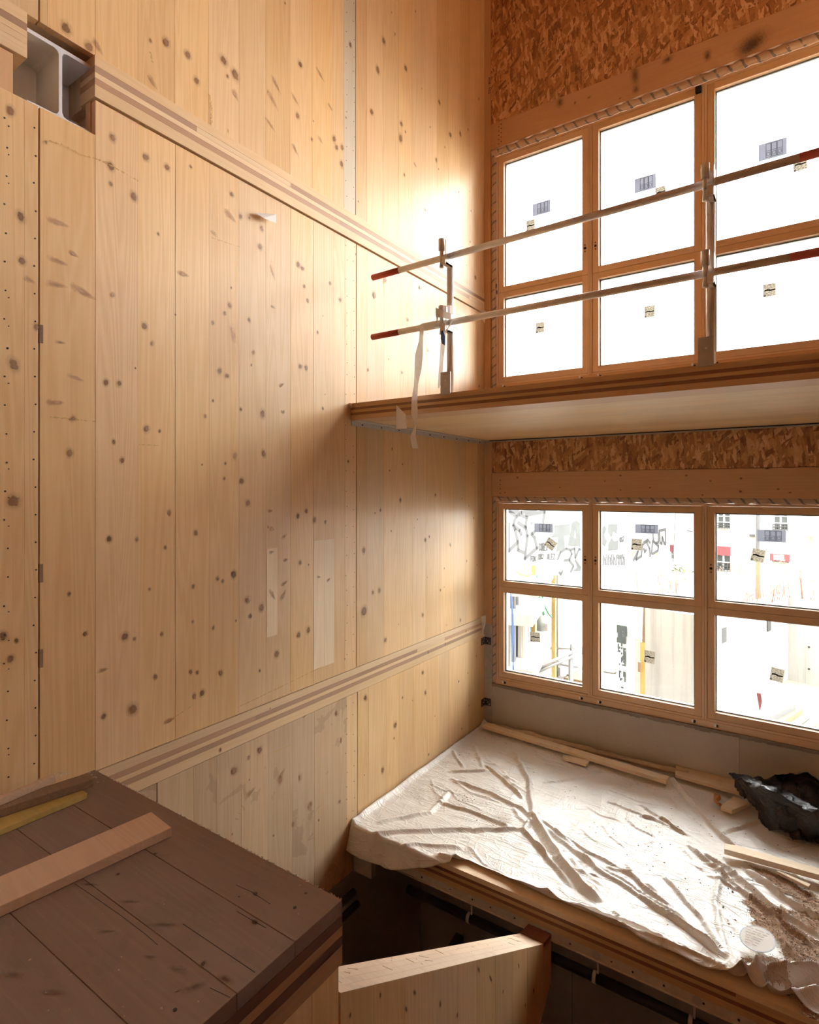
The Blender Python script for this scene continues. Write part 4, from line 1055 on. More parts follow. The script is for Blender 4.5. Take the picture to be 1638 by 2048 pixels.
for j in range(NY + 1):
    for i in range(NX + 1):
        x = .012 + (3.72 - .012) * i / NX
        if x < .95: front = -2.66 + .22 * max(0, (x - .35) / .6) ** 1.3
        else: front = -2.44 + .085 * max(0, 1 - max(0, x - 1.0) / 1.3) + .012 + .012 * math.sin(x * 7) + .02 * mnoise.noise(Vector((x * 4, 0, 3)))
        if x > .95: front = max(front, -2.432); front = front if x > 1.05 else -2.44 + (front + 2.44) * (x - .95) / .1
        back = -.045
        y = front + (back - front) * j / NY
        y = min(y, -.02)
        if y < Y_EDGE - .012:   # hangs over the slab edge
            e = (Y_EDGE - .012) - y
            bulge = .03 * math.sin(x * 9) * min(1, e * 6) + .02 * mnoise.noise(Vector((x * 7, e * 7, 5))) * min(1, e * 8)
            vs.append((x, Y_EDGE - .02 - .05 * min(1, e * 5) - abs(bulge), sheet_h(x, Y_EDGE) * max(0, 1 - e * 12) - e * .85))
        else:
            edge_lift = .02 * math.exp(-((y - front) / .03) ** 2) if x > .95 else 0
            wall_up = .035 * math.exp(-((x - .012) / .035) ** 2) + .05 * math.exp(-((y - back) / .05) ** 2)
            vs.append((x, y, sheet_h(x, y) + edge_lift + wall_up))
for j in range(NY):
    for i in range(NX):
        a = j * (NX + 1) + i; fs.append((a, a + 1, a + NX + 2, a + NX + 1))
sheet = mesh('plastic_sheet', vs, fs, 'plastic', None, smooth=True, center=False)
sheet.data.attributes  # plain mesh
md = sheet.modifiers.new('thickness', 'SOLIDIFY'); md.thickness = .002; md.offset = -1
tag(sheet, 'large creased milky plastic sheet spread over the lower floor', 'plastic sheet')

# ---- planks and offcuts on the sheet
def flat(name, px, z0, z1, mat, label, cat, group=None):
    """prism whose top outline is given by four photograph points on the plane z1"""
    q = [at_z(x, y, z1) for x, y in px]
    area = sum(q[i].x * q[(i + 1) % len(q)].y - q[(i + 1) % len(q)].x * q[i].y for i in range(len(q)))
    if area < 0: q = q[::-1]
    o = B().prism([Vector((p.x, p.y, z0)) for p in q], (0, 0, z1 - z0)).out(name, mat)
    bv = o.modifiers.new('edge', 'BEVEL'); bv.width = .003; bv.segments = 1
    return tag(o, label, cat, group)
board('sawn_plank', (.075, -.20), (2.06, -.375), .105, .046, .082, 'rough_board_x')
tag(bpy.data.objects['sawn_plank'], 'long pale plank lying along the foot of the concrete plinth', 'plank')
flat('sawn_plank', [(1352, 1529), (1478, 1560), (1490, 1588), (1350, 1548)], .05, .082, 'rough_board_x', 'short pale plank running under the black plastic at the plinth', 'plank')
flat('offcut', [(1127, 1508), (1180, 1521), (1172, 1529), (1125, 1516)], .030, .052, 'rough_board_x', 'small flat wood offcut in front of the long plank', 'offcut')
flat('offcut', [(1441, 1612), (1466, 1592), (1500, 1606), (1464, 1620)], .030, .066, 'rough_board_x', 'square wood offcut beside the black plastic sheet', 'offcut')
flat('sawn_plank', [(1449, 1686), (1470, 1690), (1645, 1738), (1645, 1752), (1448, 1698)], .045, .085, 'rough_board_x', 'pale plank lying on the sheet at the right frame edge', 'plank')
flat('lath', [(1550, 1741), (1560, 1742), (1622, 1768), (1618, 1774)], .035, .056, 'rough_board_x', 'thin lath beside the pale plank at the right frame edge', 'lath')
flat('lath', [(1113, 1480), (1352, 1539), (1352, 1547), (1113, 1487)], .05, .064, 'old_board', 'thin brown lath tucked behind the long plank', 'lath')
# film strip bunched between the long plank and the plinth
vs, fs = [], []
for i in range(121):
    x = .16 + 2.05 * i / 120
    for k in range(5):
        n_ = mnoise.noise(Vector((x * 9, k * .7, 3))); n2 = mnoise.noise(Vector((x * 4, 1, 8)))
        vs.append((x, -.13 + .022 * k + .014 * n_, .055 + (.035 + .03 * n2) * math.sin(k * .9) + .012 * n_))
for i in range(120):
    for k in range(4): a = i * 5 + k; fs.append((a, a + 5, a + 6, a + 1))
fo = mesh('film_strip', vs, fs, plain('brownish_film', (.50, .37, .26), .45, var=.3, scale=20), None, smooth=True)
tag(fo, 'crumpled brownish film strip between the long plank and the plinth', 'film')
# orange-brown torn paper
pv = [at_z(x, y, z) for x, y, z in ((1428, 1586, .03), (1440, 1590, .07), (1443, 1598, .05), (1432, 1599, .09), (1427, 1601, .035), (1436, 1604, .10), (1444, 1608, .06), (1441, 1614, .03), (1431, 1606, .05))]
o = B().add(pv, [(0, 1, 3), (1, 2, 3), (0, 3, 4), (4, 3, 5), (3, 2, 5), (4, 5, 8), (5, 6, 7), (8, 5, 7)]).out('torn_paper', 'orange_paper'); tag(o, 'crumpled orange brown paper scrap near the square offcut', 'paper')
# round label lying on the sheet
c0 = at_z(1515, 1878, .075); rx, ry = .094, .105
dk = empty('paper_disc', c0, 'round pale printed disc lying on the dusty sheet', 'disc')
n = 36; b = B()
pts = [Vector((c0.x + rx * math.cos(2 * math.pi * i / n), c0.y + ry * math.sin(2 * math.pi * i / n), c0.z + .014 * math.sin(2 * math.pi * i / n + 1))) for i in range(n)]
b.prism(pts, (0, 0, .003)); b.out('disc_body', 'paper', dk)
ringm = B()
for i in range(n): stroke(ringm, [pts[i] * .97 + c0 * .03 + Vector((0, 0, .003)), pts[(i + 1) % n] * .97 + c0 * .03 + Vector((0, 0, .003))], .006, (0, 0, 1), .0008)
ringm.out('blue_rim', plain('pale_blue_print', (.45, .52, .62), .6), dk)
pr = B(); random.seed(3)
for k in range(7):
    yy = -.06 + k * .02; u = -.06
    while u < .05:
        l_ = random.uniform(.015, .05); stroke(pr, [c0 + Vector((u, yy, .006 + .014 * yy / ry)), c0 + Vector((u + l_, yy, .006 + .014 * yy / ry))], .005, (0, 0, 1), .0008); u += l_ + .015
pr.out('print', plain('pale_print', (.50, .42, .40), .6), dk)

# ---- sawdust patch and crumbs
random.seed(11)
def inside(x, y, poly):
    c_ = False; n = len(poly)
    for i in range(n):
        x1, y1 = poly[i]; x2, y2 = poly[(i + 1) % n]
        if (y1 > y) != (y2 > y) and x < (x2 - x1) * (y - y1) / (y2 - y1) + x1: c_ = not c_
    return c_
patches = [[(1490, 1782), (1515, 1790), (1600, 1850), (1645, 1880), (1645, 1935), (1600, 1925), (1575, 1905), (1545, 1870), (1505, 1850), (1500, 1815)], [(1500, 1725), (1560, 1770), (1640, 1825), (1645, 1790), (1560, 1745)], [(1482, 1905), (1560, 1902), (1560, 1915), (1490, 1920)], [(1525, 1955), (1580, 1945), (1590, 1965), (1540, 1968)], [(1590, 2000), (1645, 2010), (1645, 2030), (1600, 2015)], [(1555, 1800), (1640, 1860), (1640, 1830)]]
pw = [[(at_z(x, y, .05).x, at_z(x, y, .05).y) for x, y in p] for p in patches]
vs, fs = [], []
idx = {}
st_ = .0075
for ix in range(int(2.4 / st_), int(3.72 / st_)):
    for iy in range(int(-2.46 / st_), int(-.8 / st_)):
        x, y = ix * st_, iy * st_
        jx = x + .05 * mnoise.noise(Vector((x * 14, y * 14, 0))); jy = y + .05 * mnoise.noise(Vector((x * 14, y * 14, 7)))
        if any(inside(jx, jy, p) for p in pw):
            for (dx, dy) in ((0, 0), (1, 0), (1, 1), (0, 1)):
                k = (ix + dx, iy + dy)
                if k not in idx:
                    idx[k] = len(vs); xx, yy = k[0] * st_, k[1] * st_
                    vs.append((xx, yy, sheet_h(xx, yy) + .003 + .010 * abs(mnoise.noise(Vector((xx * 30, yy * 30, 2))))))
            fs.append([idx[(ix, iy)], idx[(ix + 1, iy)], idx[(ix + 1, iy + 1)], idx[(ix, iy + 1)]])
o = mesh('sawdust', vs, fs, 'sawdust', None, smooth=True); tag(o, 'brown sawdust strewn over the sheet at the lower right', 'sawdust', kind='stuff')
base_pts = vs
b = B()
def chip(b, x, y, z, s, mi=0):
    a = random.uniform(0, 6.28); dx, dy = math.cos(a) * s, math.sin(a) * s; q = random.uniform(.25, .7)
    t = random.uniform(.2, .6) * s
    b.add([(x - dx, y - dy, z), (x + dy * q, y - dx * q, z), (x + dx, y + dy, z), (x - dy * q, y + dx * q, z), (x, y, z + t)], [(0, 1, 4), (1, 2, 4), (2, 3, 4), (3, 0, 4)], mi)
for i in range(6500):
    p = random.choice(base_pts); chip(b, p[0] + random.uniform(-.02, .02), p[1] + random.uniform(-.02, .02), p[2], random.uniform(.002, .007), random.choice((0, 0, 1, 2)))
o = b.out('wood_chips', ['chip', 'grit', 'chip_white']); tag(o, 'loose wood chips in the sawdust at the lower right', 'wood chips', kind='stuff')
b = B()
spots = [(1060, 1548, 10, 30), (940, 1510, 14, 10), (1140, 1590, 12, 26), (1310, 1640, 60, 30), (1200, 1660, 40, 18), (1290, 1700, 60, 50), (1390, 1640, 50, 30), (980, 1470, 40, 14), (1445, 1740, 14, 60), (1360, 1760, 60, 50), (1460, 1830, 18, 70), (1430, 1800, 50, 60), (1440, 1650, 40, 40), (1540, 1680, 70, 40), (1300, 1870, 120, 25), (930, 1596, 20, 8), (1000, 1640, 30, 12)]
for (x, y, sx, sy) in spots:
    for i in range(26):
        p = at_z(random.gauss(x, sx * .6), random.gauss(y, sy * .6), .02)
        if p.x < .05 or p.x > 3.6 or p.y > -.15 or p.y < -2.40: continue
        chip(b, p.x, p.y, sheet_h(p.x, p.y) + .001, random.choice((.003, .004, .005, .009)), random.choice((0, 0, 1)))
for i in range(260):
    p = at_z(random.uniform(960, 1420), 1455 + 0, .02); x = random.uniform(.1, 2.2); y = -.26 - .09 * x / 2 - abs(random.gauss(0, .06))
    chip(b, x, y, sheet_h(x, y) + .001, random.uniform(.002, .006), random.choice((0, 1)))
o = b.out('crumbs', ['grit', 'chip']); tag(o, 'dark crumbs scattered over the plastic sheet', 'crumbs', kind='stuff')

# ---- black plastic sheet: a grid of real points
rows = [[(1456, 1551, .22), (1490, 1555, .20), (1530, 1558, .22), (1575, 1557, .24), (1596, 1556, .26), (1612, 1552, .30), (1645, 1568, .30), (1690, 1590, .30)],
        [(1460, 1556, .23), (1492, 1560, .23), (1530, 1572, .20), (1570, 1572, .17), (1596, 1566, .18), (1615, 1560, .24), (1650, 1585, .20), (1700, 1610, .16)],
        [(1463, 1562, .22), (1492, 1568, .27), (1525, 1585, .27), (1560, 1592, .24), (1590, 1600, .17), (1615, 1610, .12), (1655, 1630, .14), (1710, 1660, .12)],
        [(1468, 1570, .16), (1496, 1580, .24), (1530, 1590, .29), (1562, 1594, .30), (1596, 1606, .28), (1622, 1619, .26), (1660, 1640, .24), (1710, 1670, .20)],
        [(1474, 1580, .11), (1500, 1594, .18), (1532, 1606, .23), (1562, 1615, .22), (1596, 1630, .20), (1622, 1640, .20), (1660, 1658, .18), (1710, 1690, .15)],
        [(1484, 1594, .06), (1506, 1612, .10), (1534, 1632, .13), (1562, 1640, .14), (1596, 1652, .13), (1622, 1660, .12), (1660, 1675, .11), (1710, 1705, .10)],
        [(1498, 1612, .045), (1514, 1630, .05), (1540, 1648, .07), (1566, 1658, .07), (1598, 1668, .06), (1624, 1672, .07), (1660, 1688, .06), (1710, 1715, .06)],
        [(1504, 1620, .03), (1518, 1640, .03), (1545, 1660, .03), (1572, 1676, .035), (1596, 1688, .035), (1622, 1686, .04), (1660, 1700, .03), (1710, 1725, .03)]]
nr, nc = len(rows), len(rows[0])
grid = [[at_z(*p) for p in r_] for r_ in rows]
SUB = 14
vs, fs = [], []
def cr_(p0, p1, p2, p3, t): return .5 * ((2 * p1) + (p2 - p0) * t + (2 * p0 - 5 * p1 + 4 * p2 - p3) * t * t + (3 * p1 - p0 - 3 * p2 + p3) * t ** 3)
def g_(i, j): return grid[max(0, min(nr - 1, i))][max(0, min(nc - 1, j))]
H, Wd = (nr - 1) * SUB + 1, (nc - 1) * SUB + 1
for a in range(H):
    i, t = min(a // SUB, nr - 2), 0; t = a / SUB - i
    for c_ in range(Wd):
        j = min(c_ // SUB, nc - 2); s_ = c_ / SUB - j
        col = [cr_(g_(i + k, j - 1), g_(i + k, j), g_(i + k, j + 1), g_(i + k, j + 2), s_) for k in (-1, 0, 1, 2)]
        p = cr_(*col, t)
        lin = (g_(i, j) * (1 - s_) + g_(i, j + 1) * s_) * (1 - t) + (g_(i + 1, j) * (1 - s_) + g_(i + 1, j + 1) * s_) * t
        p = p * .4 + lin * .6
        f_ = 1 - abs(mnoise.noise(p * 6)) * 2.6; f2 = 1 - abs(mnoise.noise(p * 15 + Vector((3, 1, 7)))) * 2.4
        p = p + Vector((.012 * f2, .010 * f_, .034 * f_ + .014 * f2 + .03 * mnoise.noise(p * 4)))
        if a == H - 1: p += Vector((.012 * mnoise.noise(p * 60), .03 * mnoise.noise(p * 45), 0))
        p.z = max(p.z, sheet_h(p.x, p.y) + .004); p.y = min(p.y, -.02)
        vs.append(p)
for a in range(H - 1):
    for c_ in range(Wd - 1):
        k = a * Wd + c_; fs.append((k, k + Wd, k + Wd + 1, k + 1))
bp = mesh('black_plastic_sheet', vs, fs, 'black_plastic', None, smooth=True)
md = bp.modifiers.new('thickness', 'SOLIDIFY'); md.thickness = .002
tag(bp, 'crumpled black plastic sheet heaped against the plinth', 'plastic sheet')

# ---- boards on the landing
board('loose_board', (.690, -6.3), (.875, -4.668), .185, Z_L + .001, Z_L + .04, 'rough_board')
bo = bpy.data.objects['loose_board']; tag(bo, 'light sawn board lying on the brown landing', 'board')
def ledge(name, pa, pb_, width, z0, z1, mat, label, cat, ext=.3):
    A, Bq = at_z(*pa, z0), at_z(*pb_, z0); d = (A - Bq).normalized(); N_ = Bq - d * ext
    o = board(name, (N_.x, N_.y), (A.x, A.y), width, z0, z1, mat); return tag(o, label, cat)
ledge('shuttering_board', (175, 1597), (0, 1672), .15, Z_L + .001, Z_L + .028, 'yellow_board', 'yellow shuttering board under the dusty brown board on the landing', 'board')
ledge('old_board', (188, 1572), (0, 1636), .085, Z_L + .029, Z_L + .066, 'old_board', 'dusty old brown board on top of the yellow one', 'board')
ledge('batten', (112, 1564), (0, 1612), .028, Z_L + .067, Z_L + .10, 'rough_board', 'rough sawn pale batten along the spruce wall on the boards', 'batten')
random.seed(5)
b = B()
for (x, y, sx, sy, n_) in ((140, 1556, 26, 8, 150), (165, 1560, 12, 6, 70), (120, 1570, 20, 6, 60), (90, 1585, 20, 5, 20)):
    for i in range(n_):
        p = at_z(random.gauss(x, sx), random.gauss(y, sy), Z_L + .068)
        on = p.x < .19 and p.y < -4.66
        q = at_z(random.gauss(x, sx), random.gauss(y, sy), Z_L)
        if .01 < q.x < 1.6 and q.y < -4.56: chip(b, q.x, q.y, Z_L + (.0675 if q.x < .16 and q.y < -4.72 else .0015), random.uniform(.004, .011), 0)
for i in range(70):
    q = at_z(random.uniform(20, 640), random.uniform(1640, 2040), Z_L)
    if .3 < q.x < 1.7 and q.y < -4.56: chip(b, q.x, q.y, Z_L + .0012, random.uniform(.002, .006), 1)
o = b.out('wood_crumbs', ['chip_white', 'chip']); tag(o, 'pale wood crumbs on the landing boards beside the wall', 'wood crumbs', kind='stuff')
# torn edge fibres along the cut edge of the landing
b = B()
for i in range(300):
    x = random.uniform(.02, 1.72); chip(b, x, -4.545 + random.uniform(-.004, .003), Z_L - .001, random.uniform(.003, .007), random.choice((0, 1)))
b.out('edge_splinters', ['chip_white', 'chip'], ld)['kind'] = 'stuff'

# ================================================================== OUTSIDE THE WINDOWS
GZ = -1.5
EA = R(16)
E1 = Vector((math.sin(EA), math.cos(EA), 0)); E2 = Vector((math.cos(EA), -math.sin(EA), 0)); UP = Vector((0, 0, 1))
tag(box('ground', -60, 80, .6, 110, GZ - .3, GZ, 'ground'), 'pale sandy ground of the building site', 'ground', kind='structure')
def vp(p): return CAM + _v * p[2] + _r * ((p[0] - 819) / F_PX * p[2]) - UP * ((p[1] - HOR_Y) / F_PX * p[2])
# unseen building mass above, left and right of the room, added to shade the site
of = B().box(-26, -.36, -8, .2, GZ, 15).box(7.62, 26, -8, .2, GZ, 15).box(-.36, 7.62, -8, .2, 9.35, 15)
tag(of.out('wall_shade_mass', 'render_white'), 'unseen outer walls around the room, added to shade the building site', 'wall', kind='structure')
# graffiti gable wall
GA = vp((1203, 1146, 28.0)); GN = Vector((math.cos(EA), -math.sin(EA), 0))    # outward normal towards the camera side
def gpt(x, y): return at_plane(x, y, GA, GN)
ga, gb_ = gpt(985, 1146), gpt(1342, 1146)
gw = empty('graffiti_wall', Vector((GA.x, GA.y, GZ)), 'white gable wall sprayed with grey graffiti, left of the cream building', 'wall', kind='structure')
A_, B_ = Vector((ga.x, ga.y, GZ)), Vector((gb_.x, gb_.y, GZ))
B().prism([A_, B_, B_ + UP * 10, A_ + UP * 10], -GN * .4).out('wall_body', 'render_white', gw)
def c5(x, y): return (940 + x / 5.46, 980 + y / 5.46)
def c2(x, y): return (1190 + x / 7.8, 1010 + y / 7.8)
def gstroke(b, pts, wd, mi=0, f=c5): stroke(b, [gpt(*f(*p)) for p in pts], wd, GN, .012, mi)
def gpoly(b, pts, mi=0, f=c5):
    q = [gpt(*f(*p)) for p in pts]; n = len(q)
    b.add([p + GN * .004 for p in q] + [p + GN * .010 for p in q], [tuple(range(n, 2 * n))] + [(i, (i + 1) % n, n + (i + 1) % n, n + i) for i in range(n)], mi)
b = B()
for pts in ([(430, 235), (510, 290), (535, 265), (620, 300), (605, 400), (628, 500), (597, 750), (730, 635), (705, 520), (670, 480), (705, 455)], [(500, 290), (470, 385), (490, 430), (520, 560), (525, 655), (600, 690)], [(525, 355), (610, 415)], [(490, 400), (540, 440), (560, 490)], [(610, 275), (815, 235), (797, 350)], [(425, 370), (422, 665), (520, 570)], [(415, 225), (560, 245), (720, 222)]):
    gstroke(b, pts, .16)
gpoly(b, [(660, 355), (705, 343), (668, 385)])
for pts in ([(1110, 700), (1095, 655), (1050, 640), (985, 680), (950, 780), (962, 880), (990, 920), (1010, 885)], [(1110, 700), (1085, 760), (1030, 770)], [(1085, 770), (1130, 830), (1100, 890)], [(1108, 650), (1140, 640), (1150, 740), (1190, 645), (1206, 650)], [(1150, 770), (1205, 850)]): gstroke(b, pts, .13)
gstroke(b, [(910 + 26 * math.cos(t * .7), 855 + 48 * math.sin(t * .7)) for t in range(10)], .10)
for row_, (txt, x0, y0, x1, h_) in enumerate((('FDK', 665, 775, 725, 50), ('DBZ', 748, 755, 808, 50), ('ALEZ', 843, 760, 930, 60), ('COBEX', 752, 660, 850, 75))):
    o_ = gpt(*c5(x0, y0)); e_ = gpt(*c5(x1, y0)); t_ = gpt(*c5(x0, y0 - h_))
    lettering(b, txt, o_, (e_ - o_) / (len(txt) * 1.3), t_ - o_, GN, .07, .012)
for pts in ([(905, 450), (912, 570), (940, 595), (985, 585), (990, 440)], [(1000, 400), (1015, 590), (1040, 605), (1048, 500), (1080, 605), (1100, 610), (1095, 380), (1040, 395), (1000, 400)], [(670, 720), (600, 860)], [(670, 720), (640, 850), (720, 800), (740, 620), (800, 570), (850, 680), (860, 800)], [(760, 680), (775, 730), (800, 700)], [(880, 760), (900, 560), (990, 640), (980, 710), (900, 760)], [(750, 590), (820, 545), (860, 590)]):
    gstroke(b, pts, .16, 0, c2)
for i in range(14): gstroke(b, [(130 + i * 25, 790 + 30 * math.sin(i * 2)), (140 + i * 25, 860 + 40 * math.sin(i * 3)), (136 + i * 25, 930)], .09, 0, c2)
lettering(b, 'OSZ', gpt(*c2(385, 580)), (gpt(*c2(455, 560)) - gpt(*c2(385, 580))) / 3.9, gpt(*c2(385, 510)) - gpt(*c2(385, 580)), GN, .07, .012)
b.out('sprayed_outline', 'graffiti_line', gw)
b = B()
gpoly(b, [(920, 385), (1090, 370), (1090, 490), (1030, 500), (1035, 660), (940, 675), (960, 515), (880, 520), (915, 470)])
gpoly(b, [(1110, 365), (1150, 330), (1200, 360), (1206, 620), (1165, 615), (1070, 610)])
gpoly(b, [(1445, 410), (1470, 385), (1492, 425), (1462, 490), (1497, 560), (1470, 622), (1440, 590)])
gpoly(b, [(1510, 375), (1612, 370), (1600, 480), (1565, 455), (1545, 520), (1500, 460)]); gpoly(b, [(1545, 520), (1575, 560), (1617, 545), (1615, 655), (1505, 665), (1510, 590)])
gpoly(b, [(1115, 888), (1165, 850), (1150, 770), (1206, 850), (1206, 885)]); gpoly(b, [(350, 780), (430, 770), (440, 830), (360, 850)], 0, c2)
b.out('sprayed_letter_fill', 'graffiti_grey', gw)
b = B()
q = [gpt(*c5(*p)) + GN * .014 for p in ((1145, 430), (1155, 525), (1130, 525))]; b.add(q, [(0, 1, 2)])
gpoly(b, [(985, 690), (1050, 650), (1095, 665), (1080, 750), (1020, 765), (985, 860)]); b.out('sprayed_pale_fill', 'graffiti_pale', gw)
b = B()
for (x, y, a_, b_) in ((975, 285, 30, 50), (1065, 310, 42, 20), (1180, 270, 42, 15), (925, 745, 12, 35)): gpoly(b, [(x + a_ * math.cos(t * .63), y + b_ * math.sin(t * .63)) for t in range(10)])
b.out('sprayed_blue', 'graffiti_blue', gw)
b = B(); gpoly(b, [(560, 715), (620, 715), (575, 850)], 0, c2); gpoly(b, [(930, 770), (975, 740), (975, 790)], 0, c2); b.out('sprayed_orange', 'graffiti_orange', gw)
# low white wall in front of it
q0, q1 = vp((1170, 1152, 25.0)), vp((1342, 1124, 31.5))
lw = B().prism([Vector((q0.x, q0.y, GZ)), Vector((q1.x, q1.y, GZ)), Vector((q1.x, q1.y, q1.z)), Vector((q0.x, q0.y, q0.z))], GN * .2).out('low_wall', 'render_white'); tag(lw, 'plain low white wall below the graffiti', 'wall', kind='structure')

# cream building with casement windows
FO = vp((1343, 1120, 32.6)); FN = -E1
def fpt(x, y, d=0.0): return at_plane(x, y, FO + FN * d, FN)
hb_ = empty('hotel_building', Vector((FO.x, FO.y, GZ)), 'cream rendered building with wine red awnings behind the building site', 'building')
f0, f1 = fpt(1342, 1120), fpt(1950, 1120)
F0, F1 = Vector((f0.x, f0.y, GZ)), Vector((f1.x, f1.y, GZ))
B().prism([F0, F1, F1 + UP * 11, F0 + UP * 11], -FN * .4).out('facade', 'facade', hb_)
def fwin(xa, ya, xb, yb, rail=True, awn=None, nm='casement_window'):
    p00, p10, p01 = fpt(xa, yb, .03), fpt(xb, yb, .03), fpt(xa, ya, .03)
    wv = Vector((p10.x - p00.x, p10.y - p00.y, 0)); hv = UP * (p01.z - p00.z); W_ = wv.length; wu = wv / W_; hh = hv.length
    b = B()
    def panel(u0, u1, v0, v1, d0, d1, mi): 
        o_ = p00 + FN * d0
        b.prism([o_ + wv * u0 + hv * v0, o_ + wv * u1 + hv * v0, o_ + wv * u1 + hv * v1, o_ + wv * u0 + hv * v1], FN * (d1 - d0), mi)
    panel(0, 1, 0, 1, 0, .02, 1)
    for (u0, u1) in ((0, .06), (.44, .56), (.94, 1)): panel(u0, u1, 0, 1, .02, .07, 0)
    for v in (0, .34, .65, .96): panel(.06, .94, v, v + .04, .02, .06, 0)
    f = b.out(nm, ['shutter_white', 'window_dark'], hb_)
    if rail:
        b = B()
        for k in range(3): b.tube(p00 + FN * .15 + hv * (.05 + .12 * k), p10 + FN * .15 + hv * (.05 + .12 * k), .025, 6)
        for k in range(6): b.tube(p00 + FN * .15 + wv * k / 5 + hv * .02, p00 + FN * .15 + wv * k / 5 + hv * .3, .02, 6)
        b.out('window_rail', 'iron', f)
    if awn:
        o_ = p01 + FN * .1; b = B()
        b.prism([o_ - UP * awn, o_ + wv - UP * awn, o_ + wv + UP * .02, o_ + UP * .02], FN * .12).out('awning', 'awning', f)
    return f, p00, wv, hv
fwin(1436, 1020, 1462, 1057); fwin(1548, 1018, 1577, 1061); fwin(1433, 1092, 1463, 1140, True, .45)
_, p00, wv, hv = fwin(1543, 1107, 1581, 1123, False, .33)
b = B(); lettering(b, 'HOTEL', p00 + wv * .25 + hv - UP * .26 + FN * .225, wv * .085, UP * .22, FN, .05, .02); b.out('awning_sign', 'sign_white', hb_)
fwin(1333, 1005, 1338.5, 1056); fwin(1343.5, 1090, 1350, 1118, False, .35)
b = B()
for (x0, x1, y0, y1) in ((1614, 1626, 1000, 1110), (1610, 1630, 1072, 1080)):
    a, c_ = fpt(x0, y1, .02), fpt(x1, y0, .02)
    b.prism([Vector((a.x, a.y, a.z)), Vector((c_.x, c_.y, a.z)), Vector((c_.x, c_.y, c_.z)), Vector((a.x, a.y, c_.z))], FN * .15)
b.out('stone_pilaster', 'stone_quoin', hb_)
a, c_ = fpt(1515.5, 1145, .12), fpt(1515.5, 1000, .12); B().tube((a.x, a.y, a.z), (a.x, a.y, c_.z), .075, 10).out('downpipe', 'zinc', hb_)
a = fpt(1504, 1071, .1); B().box(a.x - .12, a.x + .12, a.y - .1, a.y + .1, a.z - .06, a.z + .06).out('wall_lamp', 'iron', hb_)
b = B(); a, c_ = fpt(1346, 1128, .3), fpt(1352, 1000, .3); b.tube(a, c_, .02, 6); a = fpt(1388, 1000, .1); c_ = fpt(1388.5, 1068, .1); b.tube(a, c_, .03, 6, mi=1); a, c_ = fpt(1374, 1061, .2), fpt(1385, 1063, .2); b.tube(a, c_, .04, 6); b.out('cable', ['zinc', 'red_paint'], hb_)

# concrete site walls
def site_wall(pts, th, label, nrm, zb=GZ, name='site_wall'):
    w_ = empty(name, Vector((pts[0].x, pts[0].y, zb)), label, 'wall', kind='structure')
    n = len(pts) - 1
    B().prism([Vector((pts[0].x, pts[0].y, zb)), Vector((pts[1].x, pts[1].y, zb)), pts[1], pts[0]], nrm * th).out('wall_body', 'site_concrete', w_)
    return w_
def vq(x, y, d, zt=None):
    p = vp((x, y, d)); return p
# nearest wall of the middle window: its end towards the left, long face to the right
a0 = vp((1258, 1226, 12.2)); top = a0.z
def onz(x, y, z): return at_z(x, y, z)
wm = empty('site_wall', (a0.x, a0.y, GZ), 'tall white concrete site wall with bitumen strip on its end, behind the middle window', 'wall', kind='structure')
pL = a0; pR = pL + E2 * 6.0; pB_ = pL + E1 * 5
pE = vp((1247.5, 1223, 12.35)); 
B().prism([Vector((pL.x, pL.y, GZ)), Vector((pL.x, pL.y, top)), Vector((pL.x, pL.y, top)) - E2 * .32 + E1 * .05, Vector((pL.x, pL.y, GZ)) - E2 * .32 + E1 * .05], E1 * 4).out('wall_end', 'site_concrete', wm)
b = B(); random.seed(9); z = GZ + .05
while z < top - .3:
    dens = .35 if z < GZ + 1.0 else 1.0
    h_ = random.uniform(.02, .045); o_ = Vector((pL.x, pL.y, z)) - E1 * .012
    for u in range(9):
        if mnoise.noise(Vector((u * .5, z * 3.2, 1))) < (.55 if dens > .5 else -.02) - (.5 if u in (0, 8) else 0) + random.uniform(-.15, .15):
            a_ = -.27 + .025 * u; b.prism([o_ + E2 * a_, o_ + E2 * (a_ + .026), o_ + E2 * (a_ + .026) + UP * h_, o_ + E2 * a_ + UP * h_], -E1 * .015)
    z += h_ + (.12 if random.random() < .05 else 0)
b.out('bitumen_strip', 'bitumen', wm)
w2 = vp((1290, 1214, 7.6)); w2b = w2 + E2 * .86
site_wall([w2, Vector((w2b.x, w2b.y, w2.z))], .25, 'broad pale concrete site wall filling the right of the middle window', E1)
o_ = vp((1287, 1290, 8.2)); pr_ = empty('shoring_prop', (o_.x, o_.y, GZ), 'yellow timber prop against the white concrete wall', 'prop')
zt = vp((1287, 1285, 8.2)).z
B().prism([Vector((o_.x - .045, o_.y, GZ)), Vector((o_.x + .045, o_.y, GZ)), Vector((o_.x + .045, o_.y, zt)), Vector((o_.x - .045, o_.y, zt))], (0, .09, 0)).out('lower_post', 'yellow', pr_)
B().prism([Vector((o_.x - .02, o_.y, zt)), Vector((o_.x + .045, o_.y, zt)), Vector((o_.x + .045, o_.y, zt + .62)), Vector((o_.x + .0, o_.y, zt + .62))], (0, .06, 0)).out('upper_post', 'site_board', pr_)
B().box(o_.x - .07, o_.x - .03, o_.y - .03, o_.y + .03, zt - .42, zt - .28).out('wedge', 'old_board', pr_)
